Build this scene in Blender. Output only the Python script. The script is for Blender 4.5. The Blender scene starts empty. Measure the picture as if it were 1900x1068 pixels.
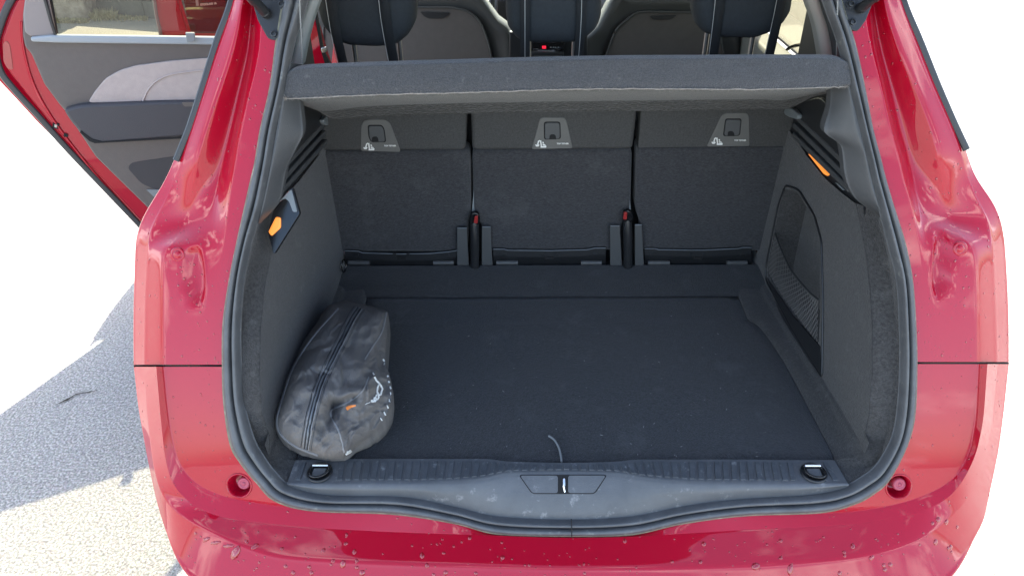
import bpy, bmesh, math, random
from mathutils import Vector, Matrix, noise
from mathutils.bvhtree import BVHTree
from mathutils.geometry import tessellate_polygon
random.seed(7)
sc = bpy.context.scene
COL = sc.collection
R = math.radians

# ------------------------------------------------------------------ camera
CX, CY, CZ, PITCH, YAW, ROLL, FPX = -0.0957, -1.0, 1.7445, 0.57239, 0.00905, -0.00819, 1364.5
W0, H0 = 1900, 1068
def ray(px, py):
    dx, dy = px - W0/2, py - H0/2
    cr, sr = math.cos(ROLL), math.sin(ROLL)
    u, v = cr*dx + sr*dy, -sr*dx + cr*dy
    x, up = u/FPX, -v/FPX
    y = math.cos(PITCH) + up*math.sin(PITCH)
    z = -math.sin(PITCH) + up*math.cos(PITCH)
    c, s = math.cos(YAW), math.sin(YAW)
    return Vector((c*x - s*y, s*x + c*y, z))
CAM = Vector((CX, CY, CZ))
cd = bpy.data.cameras.new('camera'); cam = bpy.data.objects.new('camera', cd); COL.objects.link(cam)
fwd = ray(W0/2, H0/2).normalized()
rgt = (ray(W0/2+100, H0/2) - ray(W0/2, H0/2)).normalized()
upv = rgt.cross(fwd).normalized()
m = Matrix((rgt, upv, -fwd)).transposed().to_4x4(); m.translation = CAM
cam.matrix_world = m
cd.sensor_width = 36; cd.lens = FPX/W0*36; cd.clip_start = 0.05; cd.clip_end = 400
sc.camera = cam

# ------------------------------------------------------------------ light
SUN_EL, SUN_AZ = R(42), R(1.0)            # the sun stands straight ahead of the car's nose
world = bpy.data.worlds.new("World"); sc.world = world; world.use_nodes = True
nt = world.node_tree; nt.nodes.clear()
wo = nt.nodes.new('ShaderNodeOutputWorld'); bg = nt.nodes.new('ShaderNodeBackground')
sky = nt.nodes.new('ShaderNodeTexSky'); sky.sky_type = 'NISHITA'; sky.sun_disc = False
sky.sun_elevation = SUN_EL; sky.sun_rotation = SUN_AZ; sky.dust_density = 1.6
tc = nt.nodes.new('ShaderNodeTexCoord'); mp = nt.nodes.new('ShaderNodeMapping'); mp.inputs['Scale'].default_value = (1, 1, 2.2)
ns = nt.nodes.new('ShaderNodeTexNoise'); ns.inputs['Scale'].default_value = 2.6; ns.inputs['Detail'].default_value = 8; ns.inputs['Roughness'].default_value = .58
rp = nt.nodes.new('ShaderNodeValToRGB'); rp.color_ramp.elements[0].position = .55; rp.color_ramp.elements[1].position = .66
mx = nt.nodes.new('ShaderNodeMix'); mx.data_type = 'RGBA'; mx.inputs[7].default_value = (9.5, 9.6, 9.8, 1)
nt.links.new(tc.outputs['Generated'], mp.inputs[0]); nt.links.new(mp.outputs[0], ns.inputs['Vector'])
nt.links.new(ns.outputs['Fac'], rp.inputs[0]); nt.links.new(rp.outputs[0], mx.inputs[0])
hsv = nt.nodes.new('ShaderNodeHueSaturation'); hsv.inputs['Saturation'].default_value = 1.0
nt.links.new(sky.outputs[0], hsv.inputs['Color']); nt.links.new(hsv.outputs[0], mx.inputs[6]); nt.links.new(mx.outputs[2], bg.inputs['Color'])
bg.inputs['Strength'].default_value = 0.15
nt.links.new(bg.outputs[0], wo.inputs[0])
sl = bpy.data.lights.new('sun', 'SUN'); sl.energy = 4.6; sl.angle = R(.53); sl.color = (1, .95, .86)
sun = bpy.data.objects.new('sun', sl); COL.objects.link(sun)
sd = Vector((math.sin(SUN_AZ)*math.cos(SUN_EL), math.cos(SUN_AZ)*math.cos(SUN_EL), math.sin(SUN_EL)))
sun.rotation_euler = (-sd).to_track_quat('-Z', 'Y').to_euler(); sun.location = (0, 6, 8)
sc.view_settings.view_transform = 'Standard'; sc.view_settings.look = 'None'
sc.view_settings.exposure = 2.1; sc.view_settings.gamma = 1
sc.render.engine = 'CYCLES'
sc.cycles.use_denoising = True; sc.cycles.max_bounces = 10; sc.cycles.diffuse_bounces = 5
sc.cycles.transparent_max_bounces = 16; sc.cycles.caustics_reflective = False; sc.cycles.caustics_refractive = False
sc.cycles.sample_clamp_indirect = 6

# ------------------------------------------------------------------ points from the photograph's rays on real surfaces
def bp(px, py, g):
    d = ray(px, py)
    a, b = 0.3, 14.0
    fa = g(CAM + d*a)
    for i in range(140):                       # march, then bisect
        t = a + (b-a)*0 + 0.1*(i+1)
        if (g(CAM + d*t) > 0) != (fa > 0):
            lo, hi = t-0.1, t; break
    else: return CAM + d*3
    for i in range(40):
        mid = (lo+hi)/2
        if (g(CAM + d*mid) > 0) != (fa > 0): hi = mid
        else: lo = mid
    return CAM + d*((lo+hi)/2)
X = lambda c: (lambda P: P.x - c)
Y = lambda c: (lambda P: P.y - c)
Z = lambda c: (lambda P: P.z - c)
def Yo(off=0.0): return lambda P: P.y - (-.03 + .47*(P.z-.535)) - off      # the plane of the tailgate opening
def PL(p0, n):
    p0 = Vector(p0); n = Vector(n).normalized()
    return lambda P: (P-p0).dot(n)
SEAT = lambda off=0.0: (lambda P: P.y - (.845 - .08*(P.z-.62)) - off)      # the plane of the seat backs

def pchip(vals, n):
    """monotone interpolation of a list of Vectors at n samples (uniform index)."""
    K = len(vals); out = []
    D = [vals[i+1]-vals[i] for i in range(K-1)]
    M = []
    for i in range(K):
        if i == 0: M.append(D[0].copy())
        elif i == K-1: M.append(D[-1].copy())
        else:
            v = Vector((0,)*len(vals[0]))
            for k in range(len(v)):
                a, b = D[i-1][k], D[i][k]
                v[k] = 0 if a*b <= 0 else 2*a*b/(a+b)
            M.append(v)
    for j in range(n):
        t = j*(K-1)/(n-1); i = min(int(t), K-2); t -= i
        h00, h10, h01, h11 = 2*t**3-3*t*t+1, t**3-2*t*t+t, -2*t**3+3*t*t, t**3-t*t
        out.append(vals[i]*h00 + M[i]*h10 + vals[i+1]*h01 + M[i+1]*h11)
    return out
def catmull(vals, n):
    K = len(vals); out = []
    for j in range(n):
        t = j*(K-1)/(n-1); i = min(int(t), K-2); t -= i
        p0, p1, p2, p3 = vals[max(i-1, 0)], vals[i], vals[i+1], vals[min(i+2, K-1)]
        out.append(.5*((2*p1) + (p2-p0)*t + (2*p0-5*p1+4*p2-p3)*t*t + (3*p1-p0-3*p2+p3)*t**3))
    return out

# ------------------------------------------------------------------ materials
MATS = {}
def mat(name, col, rough=.5, metal=0., bump=0., bscale=200, var=0., vscale=40, coat=0., stretch=None, spec=.5, emit=None, estr=0., sheen=0., dirt=None, vor=False):
    M = bpy.data.materials.new(name); M.use_nodes = True; MATS[name] = M
    t = M.node_tree; b = t.nodes['Principled BSDF']
    b.inputs['Base Color'].default_value = (*col, 1); b.inputs['Roughness'].default_value = rough
    b.inputs['Metallic'].default_value = metal; b.inputs['Coat Weight'].default_value = coat
    b.inputs['Coat Roughness'].default_value = .02; b.inputs['Coat IOR'].default_value = 1.52; b.inputs['Specular IOR Level'].default_value = spec
    b.inputs['Sheen Weight'].default_value = sheen
    if emit: b.inputs['Emission Color'].default_value = (*emit, 1); b.inputs['Emission Strength'].default_value = estr
    tcn = t.nodes.new('ShaderNodeTexCoord'); src = tcn.outputs['Object']
    if stretch:
        mpn = t.nodes.new('ShaderNodeMapping'); mpn.inputs['Scale'].default_value = stretch
        t.links.new(src, mpn.inputs[0]); src = mpn.outputs[0]
    colout = None
    if var:
        n = t.nodes.new('ShaderNodeTexNoise'); n.inputs['Scale'].default_value = vscale; n.inputs['Detail'].default_value = 6; n.inputs['Roughness'].default_value = .65
        t.links.new(src, n.inputs['Vector'])
        r = t.nodes.new('ShaderNodeValToRGB'); r.color_ramp.elements[0].position = .3; r.color_ramp.elements[1].position = .7
        r.color_ramp.elements[0].color = (*[c*(1-var) for c in col], 1); r.color_ramp.elements[1].color = (*[min(1, c*(1+var)) for c in col], 1)
        t.links.new(n.outputs['Fac'], r.inputs[0]); colout = r.outputs[0]
    if dirt:                                   # (colour, scale, threshold, amount): worn or dusty patches
        n = t.nodes.new('ShaderNodeTexNoise'); n.inputs['Scale'].default_value = dirt[1]; n.inputs['Detail'].default_value = 9; n.inputs['Roughness'].default_value = .7
        t.links.new(tcn.outputs['Object'], n.inputs['Vector'])
        r = t.nodes.new('ShaderNodeValToRGB'); r.color_ramp.elements[0].position = dirt[2]; r.color_ramp.elements[1].position = dirt[2]+.1
        r.color_ramp.elements[1].color = (dirt[3],)*3+(1,)
        t.links.new(n.outputs['Fac'], r.inputs[0])
        x = t.nodes.new('ShaderNodeMix'); x.data_type = 'RGBA'; x.inputs[7].default_value = (*dirt[0], 1)
        if colout: t.links.new(colout, x.inputs[6])
        else: x.inputs[6].default_value = (*col, 1)
        t.links.new(r.outputs[0], x.inputs[0]); colout = x.outputs[2]
    if colout: t.links.new(colout, b.inputs['Base Color'])
    if bump:
        if vor:
            n = t.nodes.new('ShaderNodeTexVoronoi'); n.inputs['Scale'].default_value = bscale; o = n.outputs['Distance']
        else:
            n = t.nodes.new('ShaderNodeTexNoise'); n.inputs['Scale'].default_value = bscale; n.inputs['Detail'].default_value = 4; o = n.outputs['Fac']
        t.links.new(src, n.inputs['Vector'])
        bn = t.nodes.new('ShaderNodeBump'); bn.inputs['Strength'].default_value = bump; bn.inputs['Distance'].default_value = .003
        t.links.new(o, bn.inputs['Height']); t.links.new(bn.outputs[0], b.inputs['Normal'])
    return M
def glass(name, tint, rough=0.0):
    M = bpy.data.materials.new(name); M.use_nodes = True; t = M.node_tree; t.nodes.clear()
    o = t.nodes.new('ShaderNodeOutputMaterial'); tr = t.nodes.new('ShaderNodeBsdfTransparent'); gl = t.nodes.new('ShaderNodeBsdfGlossy')
    tr.inputs[0].default_value = (*tint, 1); gl.inputs['Roughness'].default_value = rough
    lw = t.nodes.new('ShaderNodeLayerWeight'); lw.inputs[0].default_value = .5; mxx = t.nodes.new('ShaderNodeMixShader')
    pw = t.nodes.new('ShaderNodeMath'); pw.operation = 'POWER'; pw.inputs[1].default_value = 5
    f = t.nodes.new('ShaderNodeMath'); f.operation = 'MULTIPLY_ADD'; f.inputs[1].default_value = .9; f.inputs[2].default_value = .05
    t.links.new(lw.outputs['Facing'], pw.inputs[0]); t.links.new(pw.outputs[0], f.inputs[0]); t.links.new(f.outputs[0], mxx.inputs[0]); t.links.new(tr.outputs[0], mxx.inputs[1]); t.links.new(gl.outputs[0], mxx.inputs[2]); t.links.new(mxx.outputs[0], o.inputs[0])
    MATS[name] = M; return M
PAINT = mat('red_paint', (.40, .0014, .019), rough=.42, metal=.0, coat=.92, spec=.05, var=.05, vscale=900, bump=.012, bscale=55)
SEALM = mat('seal_rubber', (.085, .088, .092), rough=.44, bump=.14, bscale=160, var=.22, vscale=24, dirt=((.34, .34, .30), 40, .60, .30))
GRIME = mat('grimy_lip_rubber', (.17, .17, .125), rough=.7, bump=.5, bscale=240, var=.4, vscale=60, dirt=((.42, .40, .30), 30, .60, .7))
SILLM = mat('sill_plastic', (.092, .097, .104), rough=.42, bump=.2, bscale=420, var=.14, vscale=16, dirt=((.36, .36, .36), 34, .585, .40))
RIBM = mat('sill_rib_plastic', (.066, .073, .082), rough=.48, bump=.3, bscale=420, var=.25, vscale=40, dirt=((.34, .35, .36), 70, .58, .45))
TRIMG = mat('pillar_plastic', (.070, .072, .074), rough=.5, bump=.15, bscale=500, var=.06)
BLKP = mat('black_plastic', (.018, .019, .021), rough=.38, bump=.1, bscale=400)
GLOSSB = mat('gloss_black', (.01, .01, .011), rough=.16)
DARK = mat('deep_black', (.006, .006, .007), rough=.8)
CARPW = mat('wall_carpet', (.042, .040, .039), rough=.95, bump=1.0, bscale=383.3, var=.55, vscale=193.7, sheen=.2, dirt=((.12, .12, .115), 31.3, .56, .30))
CARPF = mat('floor_carpet', (.030, .031, .034), rough=.95, bump=1.0, bscale=420, var=.50, vscale=240, sheen=.2, stretch=(1, .6, 1), dirt=((.085, .088, .09), 11, .56, .30))
CARPS = mat('seat_carpet', (.036, .036, .039), rough=.95, bump=.9, bscale=420, var=.45, vscale=240, sheen=.18, stretch=(.5, 1, 1.1), dirt=((.09, .09, .09), 9, .56, .25))
SEATF = mat('seat_fabric', (.055, .054, .052), rough=.9, bump=.5, bscale=500, var=.28, vscale=260)
HEADF = mat('headrest_fabric', (.032, .037, .042), rough=.85, bump=.3, bscale=800, var=.10, vscale=120)
SHELFT = mat('shelf_felt', (.056, .058, .064), rough=1, bump=1.0, bscale=420, var=.35, vscale=330, sheen=.35, dirt=((.17, .17, .165), 60, .60, .45))
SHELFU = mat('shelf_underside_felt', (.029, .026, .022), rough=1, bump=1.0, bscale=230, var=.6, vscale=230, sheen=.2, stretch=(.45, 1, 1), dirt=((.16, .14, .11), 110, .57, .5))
FUZZ = mat('frayed_edge', (.26, .235, .21), rough=1, var=.3, vscale=200)
LATP = mat('latch_plate_plastic', (.115, .113, .106), rough=.5, bump=.15, bscale=600, var=.08, vscale=30)
LATH = mat('latch_handle_plastic', (.070, .073, .075), rough=.45, bump=.1, bscale=500)
WHITE = mat('white_print', (.80, .80, .76), rough=.6)
CHROME = mat('chrome', (.75, .75, .76), rough=.15, metal=1)
STEEL = mat('bare_steel', (.36, .36, .36), rough=.35, metal=1)
BEIGE = mat('beige_trim', (.46, .43, .38), rough=.6, bump=.1, bscale=500)
GREYP = mat('pale_grey_trim', (.42, .45, .43), rough=.55, bump=.1, bscale=500)
DOORT = mat('door_trim', (.112, .096, .088), rough=.6, bump=.25, bscale=380, var=.05)
DOORI = mat('door_insert_fabric', (.43, .365, .34), rough=.8, bump=.3, bscale=380, var=.06)
DOORD = mat('door_armrest', (.052, .050, .056), rough=.6, bump=.25, bscale=380)
FSEAT = mat('front_seat_back', (.085, .075, .07), rough=.7, bump=.2, bscale=500, var=.06)
FBOL = mat('front_seat_bolster', (.06, .06, .058), rough=.55, bump=.15, bscale=400)
NYLON = mat('bag_nylon', (.128, .120, .114), rough=.66, bump=.6, bscale=420, var=.08, vscale=34, dirt=((.22, .19, .155), 16, .54, .30))
ZIPM = mat('zip_tape', (.062, .064, .068), rough=.7, bump=.4, bscale=300)
ORANGE = mat('orange_print', (.85, .25, .05), rough=.6)
REDP = mat('red_plastic', (.30, .02, .02), rough=.4)
LAMPO = mat('lamp_lens', (.75, .20, .03), rough=.3, emit=(1, .30, .05), estr=.23)
LCD = mat('red_display', (.3, 0, 0), rough=.4, emit=(1, .02, .05), estr=.35)
STRAP = mat('strap_webbing', (.016, .018, .02), rough=.8, bump=.4, bscale=500)
STRAPHL = mat('strap_highlight', (.5, .5, .48), rough=.5)  # pale colour for the painted highlight lines on the straps
TYRE = mat('tyre_rubber', (.02, .02, .02), rough=.85, bump=.3, bscale=120)
RIM = mat('alloy', (.5, .5, .52), rough=.3, metal=1)
DIM = mat('smoked_grey_plastic', (.20, .22, .23), rough=.35, bump=.1, bscale=500)
TGLASS = glass('tinted_glass', (.42, .40, .30)); CGLASS = glass('clear_glass', (.80, .86, .78))
STONE = mat('rough_stone', (.36, .33, .29), rough=.95, bump=1.0, bscale=30, var=.4, vscale=14)
WALLM = mat('dark_concrete', (.15, .155, .15), rough=.9, bump=.4, bscale=60, var=.25, vscale=9)
CAPM = mat('cap_concrete', (.55, .55, .50), rough=.9, bump=.3, bscale=60, var=.1)
GRASSM = mat('dry_grass', (.48, .44, .28), rough=.95, var=.4, vscale=12)
WATER = mat('water_on_red', (.30, .001, .010), rough=.1, coat=1.0)
def asphalt():
    M = bpy.data.materials.new('asphalt'); M.use_nodes = True; t = M.node_tree; b = t.nodes['Principled BSDF']
    tcn = t.nodes.new('ShaderNodeTexCoord')
    v = t.nodes.new('ShaderNodeTexVoronoi'); v.inputs['Scale'].default_value = 190
    n = t.nodes.new('ShaderNodeTexNoise'); n.inputs['Scale'].default_value = 130; n.inputs['Detail'].default_value = 6; n.inputs['Roughness'].default_value = .75
    n2 = t.nodes.new('ShaderNodeTexNoise'); n2.inputs['Scale'].default_value = 1.3; n2.inputs['Detail'].default_value = 5
    for q in (v, n, n2): t.links.new(tcn.outputs['Object'], q.inputs['Vector'])
    r = t.nodes.new('ShaderNodeValToRGB'); e = r.color_ramp.elements
    e[0].position = .36; e[0].color = (.105, .103, .094, 1); e[1].position = .64; e[1].color = (.50, .48, .43, 1)
    c = r.color_ramp.elements.new(.5); c.color = (.25, .243, .223, 1)
    t.links.new(n.outputs['Fac'], r.inputs[0])
    mxx = t.nodes.new('ShaderNodeMix'); mxx.data_type = 'RGBA'; mxx.blend_type = 'MULTIPLY'; mxx.inputs[0].default_value = .35
    t.links.new(r.outputs[0], mxx.inputs[6]); t.links.new(v.outputs['Color'], mxx.inputs[7])
    hs = t.nodes.new('ShaderNodeHueSaturation'); hs.inputs['Saturation'].default_value = .25; hs.inputs['Value'].default_value = 1.75
    t.links.new(mxx.outputs[2], hs.inputs['Color'])
    m2 = t.nodes.new('ShaderNodeMix'); m2.data_type = 'RGBA'; m2.blend_type = 'MULTIPLY'; m2.inputs[0].default_value = .3
    wm = t.nodes.new('ShaderNodeMix'); wm.data_type = 'RGBA'; wm.blend_type = 'MULTIPLY'; wm.inputs[0].default_value = 1; wm.inputs[7].default_value = (1, .965, .88, 1)
    t.links.new(hs.outputs[0], wm.inputs[6]); t.links.new(wm.outputs[2], m2.inputs[6]); t.links.new(n2.outputs['Fac'], m2.inputs[7])
    t.links.new(m2.outputs[2], b.inputs['Base Color']); b.inputs['Roughness'].default_value = .85
    bn = t.nodes.new('ShaderNodeBump'); bn.inputs['Strength'].default_value = .7; bn.inputs['Distance'].default_value = .004
    t.links.new(n.outputs['Fac'], bn.inputs['Height']); t.links.new(bn.outputs[0], b.inputs['Normal'])
    return M
ASPH = asphalt()

def text_mesh(body, size, extrude, offset):
    cu = bpy.data.curves.new('lettering', 'FONT'); cu.body = body; cu.size = size; cu.extrude = extrude; cu.offset = offset
    tmp = bpy.data.objects.new('lettering', cu); COL.objects.link(tmp); bpy.context.view_layer.update()
    me = bpy.data.meshes.new_from_object(tmp.evaluated_get(bpy.context.evaluated_depsgraph_get()))
    bpy.data.objects.remove(tmp); me.name = 'lettering'
    o = bpy.data.objects.new('lettering', me); COL.objects.link(o); me.materials.clear(); me.materials.append(WHITE)
    return o
# ------------------------------------------------------------------ object helpers
LOC = {}
def empty(name, loc, label=None, cat=None, group=None, parent=None):
    o = bpy.data.objects.new(name, None); COL.objects.link(o)
    o.empty_display_size = .1
    LOC[o.name] = Vector(loc)
    if parent: o.parent = parent; o.location = Vector(loc) - LOC[parent.name]
    else: o.location = loc
    if label: o['label'] = label
    if cat: o['category'] = cat
    if group: o['group'] = group
    return o
def tag(o, label=None, cat=None, group=None, kind=None):
    if label: o['label'] = label
    if cat: o['category'] = cat
    if group: o['group'] = group
    if kind: o['kind'] = kind
    return o
def link(name, bm, m, parent=None, smooth=True, solid=0, bevel=0, keep=None):
    """world-space bmesh -> one mesh object (origin follows its parent's origin)."""
    bmesh.ops.remove_doubles(bm, verts=bm.verts, dist=1e-6)
    me = bpy.data.meshes.new(name); bm.to_mesh(me); bm.free()
    o = bpy.data.objects.new(name, me); COL.objects.link(o)
    me.materials.append(m)
    if smooth:
        for p in me.polygons: p.use_smooth = True
    if parent:
        o.parent = parent
        off = LOC.get(parent.name, Vector((0, 0, 0)))
        o.matrix_parent_inverse = Matrix.Translation(-off)
        LOC[o.name] = Vector((0, 0, 0))
    else: LOC[o.name] = Vector((0, 0, 0))
    if solid:
        s = o.modifiers.new('s', 'SOLIDIFY'); s.thickness = abs(solid); s.offset = -1 if solid > 0 else 1
    if bevel:
        s = o.modifiers.new('b', 'BEVEL'); s.width = bevel; s.segments = 3; s.limit_method = 'ANGLE'; s.angle_limit = R(38)
        s.harden_normals = False
    if smooth and not keep:
        try: me.set_sharp_from_angle(angle=R(40))
        except Exception: pass
    return o
def grid_bm(rows, bm=None, closed=False):
    bm = bm or bmesh.new()
    vs = [[bm.verts.new(p) for p in r] for r in rows]
    nr = len(vs)
    for i in range(nr if closed else nr-1):
        a, b = vs[i], vs[(i+1) % nr]
        for j in range(len(a)-1):
            try: bm.faces.new((a[j], a[j+1], b[j+1], b[j]))
            except ValueError: pass
    return bm
def dense(rows, nr, nc, f=pchip, g=pchip):
    rows = [f(r, nc) for r in rows]
    cols = [[r[j] for r in rows] for j in range(nc)]
    cols = [g(c, nr) for c in cols]
    return [[cols[j][i] for j in range(nc)] for i in range(nr)]
def prism_bm(pts, n, thick, bm=None):
    """outline (3D points) extruded by thick against n (n points to the viewer side)."""
    bm = bm or bmesh.new(); n = Vector(n).normalized()
    a = [bm.verts.new(p) for p in pts]; b = [bm.verts.new(Vector(p)-n*thick) for p in pts]
    tri = tessellate_polygon([pts])
    def area_n():
        s = Vector((0, 0, 0))
        for i in range(len(pts)): s += Vector(pts[i]).cross(Vector(pts[(i+1) % len(pts)]))
        return s
    try:
        bm.faces.new(a); bm.faces.new(b[::-1])
    except ValueError: pass
    for i in range(len(a)):
        j = (i+1) % len(a); bm.faces.new((a[i], b[i], b[j], a[j]))
    bmesh.ops.recalc_face_normals(bm, faces=bm.faces)
    return bm
def box_bm(lo, hi, bm=None, mtx=None):
    bm = bm or bmesh.new()
    c = [Vector((x, y, z)) for x in (lo[0], hi[0]) for y in (lo[1], hi[1]) for z in (lo[2], hi[2])]
    if mtx: c = [mtx @ v for v in c]
    v = [bm.verts.new(p) for p in c]
    for f in ((0, 1, 3, 2), (4, 6, 7, 5), (0, 4, 5, 1), (2, 3, 7, 6), (0, 2, 6, 4), (1, 5, 7, 3)): bm.faces.new([v[i] for i in f])
    bmesh.ops.recalc_face_normals(bm, faces=bm.faces)
    return bm
def tube_bm(path, r, seg=8, bm=None, closed=False, flat=None):
    """r: radius or list; flat=(normal, ratio) squashes along a normal."""
    bm = bm or bmesh.new(); n = len(path); rings = []
    for i, p in enumerate(path):
        a = path[(i-1) % n] if (closed or i > 0) else p; b = path[(i+1) % n] if (closed or i < n-1) else p
        t = (Vector(b)-Vector(a)).normalized()
        if flat:
            w = Vector(flat[0]); s = t.cross(w).normalized(); w = s.cross(t).normalized()
        else:
            w = Vector((0, 0, 1)) if abs(t.z) < .9 else Vector((1, 0, 0)); s = t.cross(w).normalized(); w = s.cross(t).normalized()
        rr = r[i] if isinstance(r, (list, tuple)) else r
        rings.append([bm.verts.new(Vector(p) + s*rr*math.cos(k*2*math.pi/seg) + w*rr*(flat[1] if flat else 1)*math.sin(k*2*math.pi/seg)) for k in range(seg)])
    for i in range(n if closed else n-1):
        a, b = rings[i], rings[(i+1) % n]
        for k in range(seg): bm.faces.new((a[k], a[(k+1) % seg], b[(k+1) % seg], b[k]))
    if not closed:
        bm.faces.new(rings[0][::-1]); bm.faces.new(rings[-1])
    bmesh.ops.recalc_face_normals(bm, faces=bm.faces)
    return bm
def lathe_bm(prof, origin, axis, seg=32, bm=None, cap0=True):
    """prof: list of (radius, height) along axis."""
    bm = bm or bmesh.new(); axis = Vector(axis).normalized()
    w = Vector((0, 0, 1)) if abs(axis.z) < .9 else Vector((1, 0, 0)); s = axis.cross(w).normalized(); w = s.cross(axis).normalized()
    rings = []
    for r, h in prof:
        rings.append([bm.verts.new(Vector(origin) + axis*h + s*r*math.cos(k*2*math.pi/seg) + w*r*math.sin(k*2*math.pi/seg)) for k in range(seg)])
    for a, b in zip(rings, rings[1:]):
        for k in range(seg): bm.faces.new((a[k], a[(k+1) % seg], b[(k+1) % seg], b[k]))
    if cap0: bm.faces.new(rings[0][::-1])
    bm.faces.new(rings[-1])
    bmesh.ops.remove_doubles(bm, verts=bm.verts, dist=1e-6)
    bmesh.ops.recalc_face_normals(bm, faces=bm.faces)
    return bm
def rounded(pts, r, seg=5):
    """rounds the corners of a px polygon."""
    out = []; n = len(pts)
    for i in range(n):
        p = Vector(pts[i]).to_2d(); a = Vector(pts[i-1]).to_2d(); b = Vector(pts[(i+1) % n]).to_2d()
        ra = min(r, (a-p).length*.45); rb = min(r, (b-p).length*.45)
        p0 = p+(a-p).normalized()*ra; p1 = p+(b-p).normalized()*rb
        for k in range(seg+1):
            t = k/seg; out.append(tuple(p0*(1-t)**2 + p*2*t*(1-t) + p1*t*t))
    return out
def plate(name, px, g, thick, m, parent, n=None, bevel=0, r=0, smooth=True, lift=0):
    if r: px = rounded(px, r)
    pts = [bp(x, y, g) for x, y in px]
    if n is None:
        s = Vector((0, 0, 0))
        for i in range(len(pts)): s += (pts[i]-pts[0]).cross(pts[(i+1) % len(pts)]-pts[0])
        n = s.normalized()
        if n.dot(CAM-pts[0]) < 0: n = -n
    n = Vector(n).normalized()
    pts = [p + n*lift for p in pts]
    return link(name, prism_bm(pts, n, thick), m, parent, smooth=smooth, bevel=bevel)
def bvh_of(o):
    me = o.data
    return BVHTree.FromPolygons([v.co for v in me.vertices], [tuple(p.vertices) for p in me.polygons])
def hit(b, px, py):
    d = ray(px, py).normalized(); h = b.ray_cast(CAM, d)
    if h[0] is None: return None, None
    n = h[1] if h[1].dot(d) < 0 else -h[1]
    return h[0], n
def drape_ribbon(b, px, w, lift, bm=None, step=4, thick=.0012):
    """a thin ribbon w px wide that follows a px polyline on the surface."""
    bm = bm or bmesh.new(); pts = []
    for (x0, y0), (x1, y1) in zip(px, px[1:]):
        L = math.hypot(x1-x0, y1-y0); k = max(1, int(L/step))
        for i in range(k): pts.append((x0+(x1-x0)*i/k, y0+(y1-y0)*i/k))
    pts.append(px[-1]); rows = []
    for i, (x, y) in enumerate(pts):
        a = pts[max(i-1, 0)]; c = pts[min(i+1, len(pts)-1)]
        dx, dy = c[0]-a[0], c[1]-a[1]; L = math.hypot(dx, dy) or 1; nx, ny = -dy/L, dx/L
        ww = w(i/(len(pts)-1)) if callable(w) else w
        row = []
        for s in (-.5, 0, .5):
            p, nn = hit(b, x+nx*ww*s, y+ny*ww*s)
            if p is None: row = None; break
            row.append((p, nn))
        if row: rows.append(row)
    top = [[p+n*lift for p, n in r] for r in rows]
    lo = [[r[0][0]-r[0][1]*thick, r[2][0]-r[2][1]*thick] for r in rows]
    if len(top) > 1:
        grid_bm([[l[0]]+t+[l[1]] for t, l in zip(top, lo)], bm)
    return bm
def drape_patch(b, px, lift, bm=None, thick=.001):
    bm = bm or bmesh.new(); P = []
    for x, y in px:
        p, n = hit(b, x, y)
        if p is None: return bm
        P.append((p, n))
    cx = sum(x for x, y in px)/len(px); cy = sum(y for x, y in px)/len(px)
    c, cn = hit(b, cx, cy)
    if c is None: return bm
    cv = bm.verts.new(c+cn*lift); tv = [bm.verts.new(p+n*lift) for p, n in P]; lv = [bm.verts.new(p-n*thick) for p, n in P]
    for i in range(len(tv)):
        j = (i+1) % len(tv); bm.faces.new((cv, tv[i], tv[j])); bm.faces.new((tv[i], lv[i], lv[j], tv[j]))
    return bm

# ================================================================== ground
bm = bmesh.new(); N = 40
def gx(i): t = (i/N)*2-1; return math.copysign(abs(t)**2.2, t)*160
grid_bm([[Vector((gx(j), gx(i)+2, 0)) for j in range(N+1)] for i in range(N+1)], bm)
tag(link('ground', bm, ASPH, smooth=False), kind='structure')

crk = [(104,752),(118,745),(128,741),(140,733),(152,730),(168,728),(180,725)]
cp = [bp(x, y, Z(0)) for x, y in crk]; bm = bmesh.new()
grid_bm([[p + Vector((0, w, .004)), p + Vector((0, -w, .004))] for p, w in zip(cp, (.001, .005, .008, .004, .002, .003, .001))], bm)
tag(link('ground_crack', bm, mat('crack_soil', (.05, .042, .03), rough=1), smooth=False), kind='structure')
# ================================================================== the car
car = empty('car', (0, 2.0, 0), 'red family car seen from behind with its tailgate up and both left doors open', 'car')

# ---- quarter panels (rear corner bodywork above the bumper joint), one table of px columns per side
LROWS = [-80, 0, 80, 160, 240, 300, 340, 380, 420, 450, 462, 520, 600, 676]
LT = [(540,505,492,462,448,440),(527,484,468,450,437,427),(514,484,466,436,410,397),(503,466,448,410,384,373),(485,446,430,381,358,347),
      (475,437,415,364,336,322),(466,430,405,356,322,304),(457,424,398,350,306,279),(448,419,392,344,284,258),(441,415,384,322,276,252),
      (438,414,383,306,275,251),(427,412,382,302,271,249),(416,406,382,302,269,247),(415,405,382,302,268,248)]
RROWS = [-80, 0, 80, 160, 240, 290, 330, 375, 410, 440, 458, 520, 600, 671]
RT = [(1545,1590,1604,1628,1650,1660),(1559,1602,1618,1640,1668,1679),(1584,1614,1628,1664,1700,1712),(1602,1636,1650,1698,1730,1746),(1618,1653,1668,1732,1766,1780),
      (1631,1668,1684,1742,1786,1796),(1641,1676,1692,1750,1795,1810),(1654,1690,1702,1756,1812,1843),(1665,1698,1712,1762,1832,1857),(1672,1704,1720,1786,1838,1863),
      (1679,1708,1724,1806,1842,1865),(1691,1712,1732,1812,1845,1869),(1697,1716,1738,1814,1848,1872),(1699,1716,1740,1815,1850,1872)]
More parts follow.
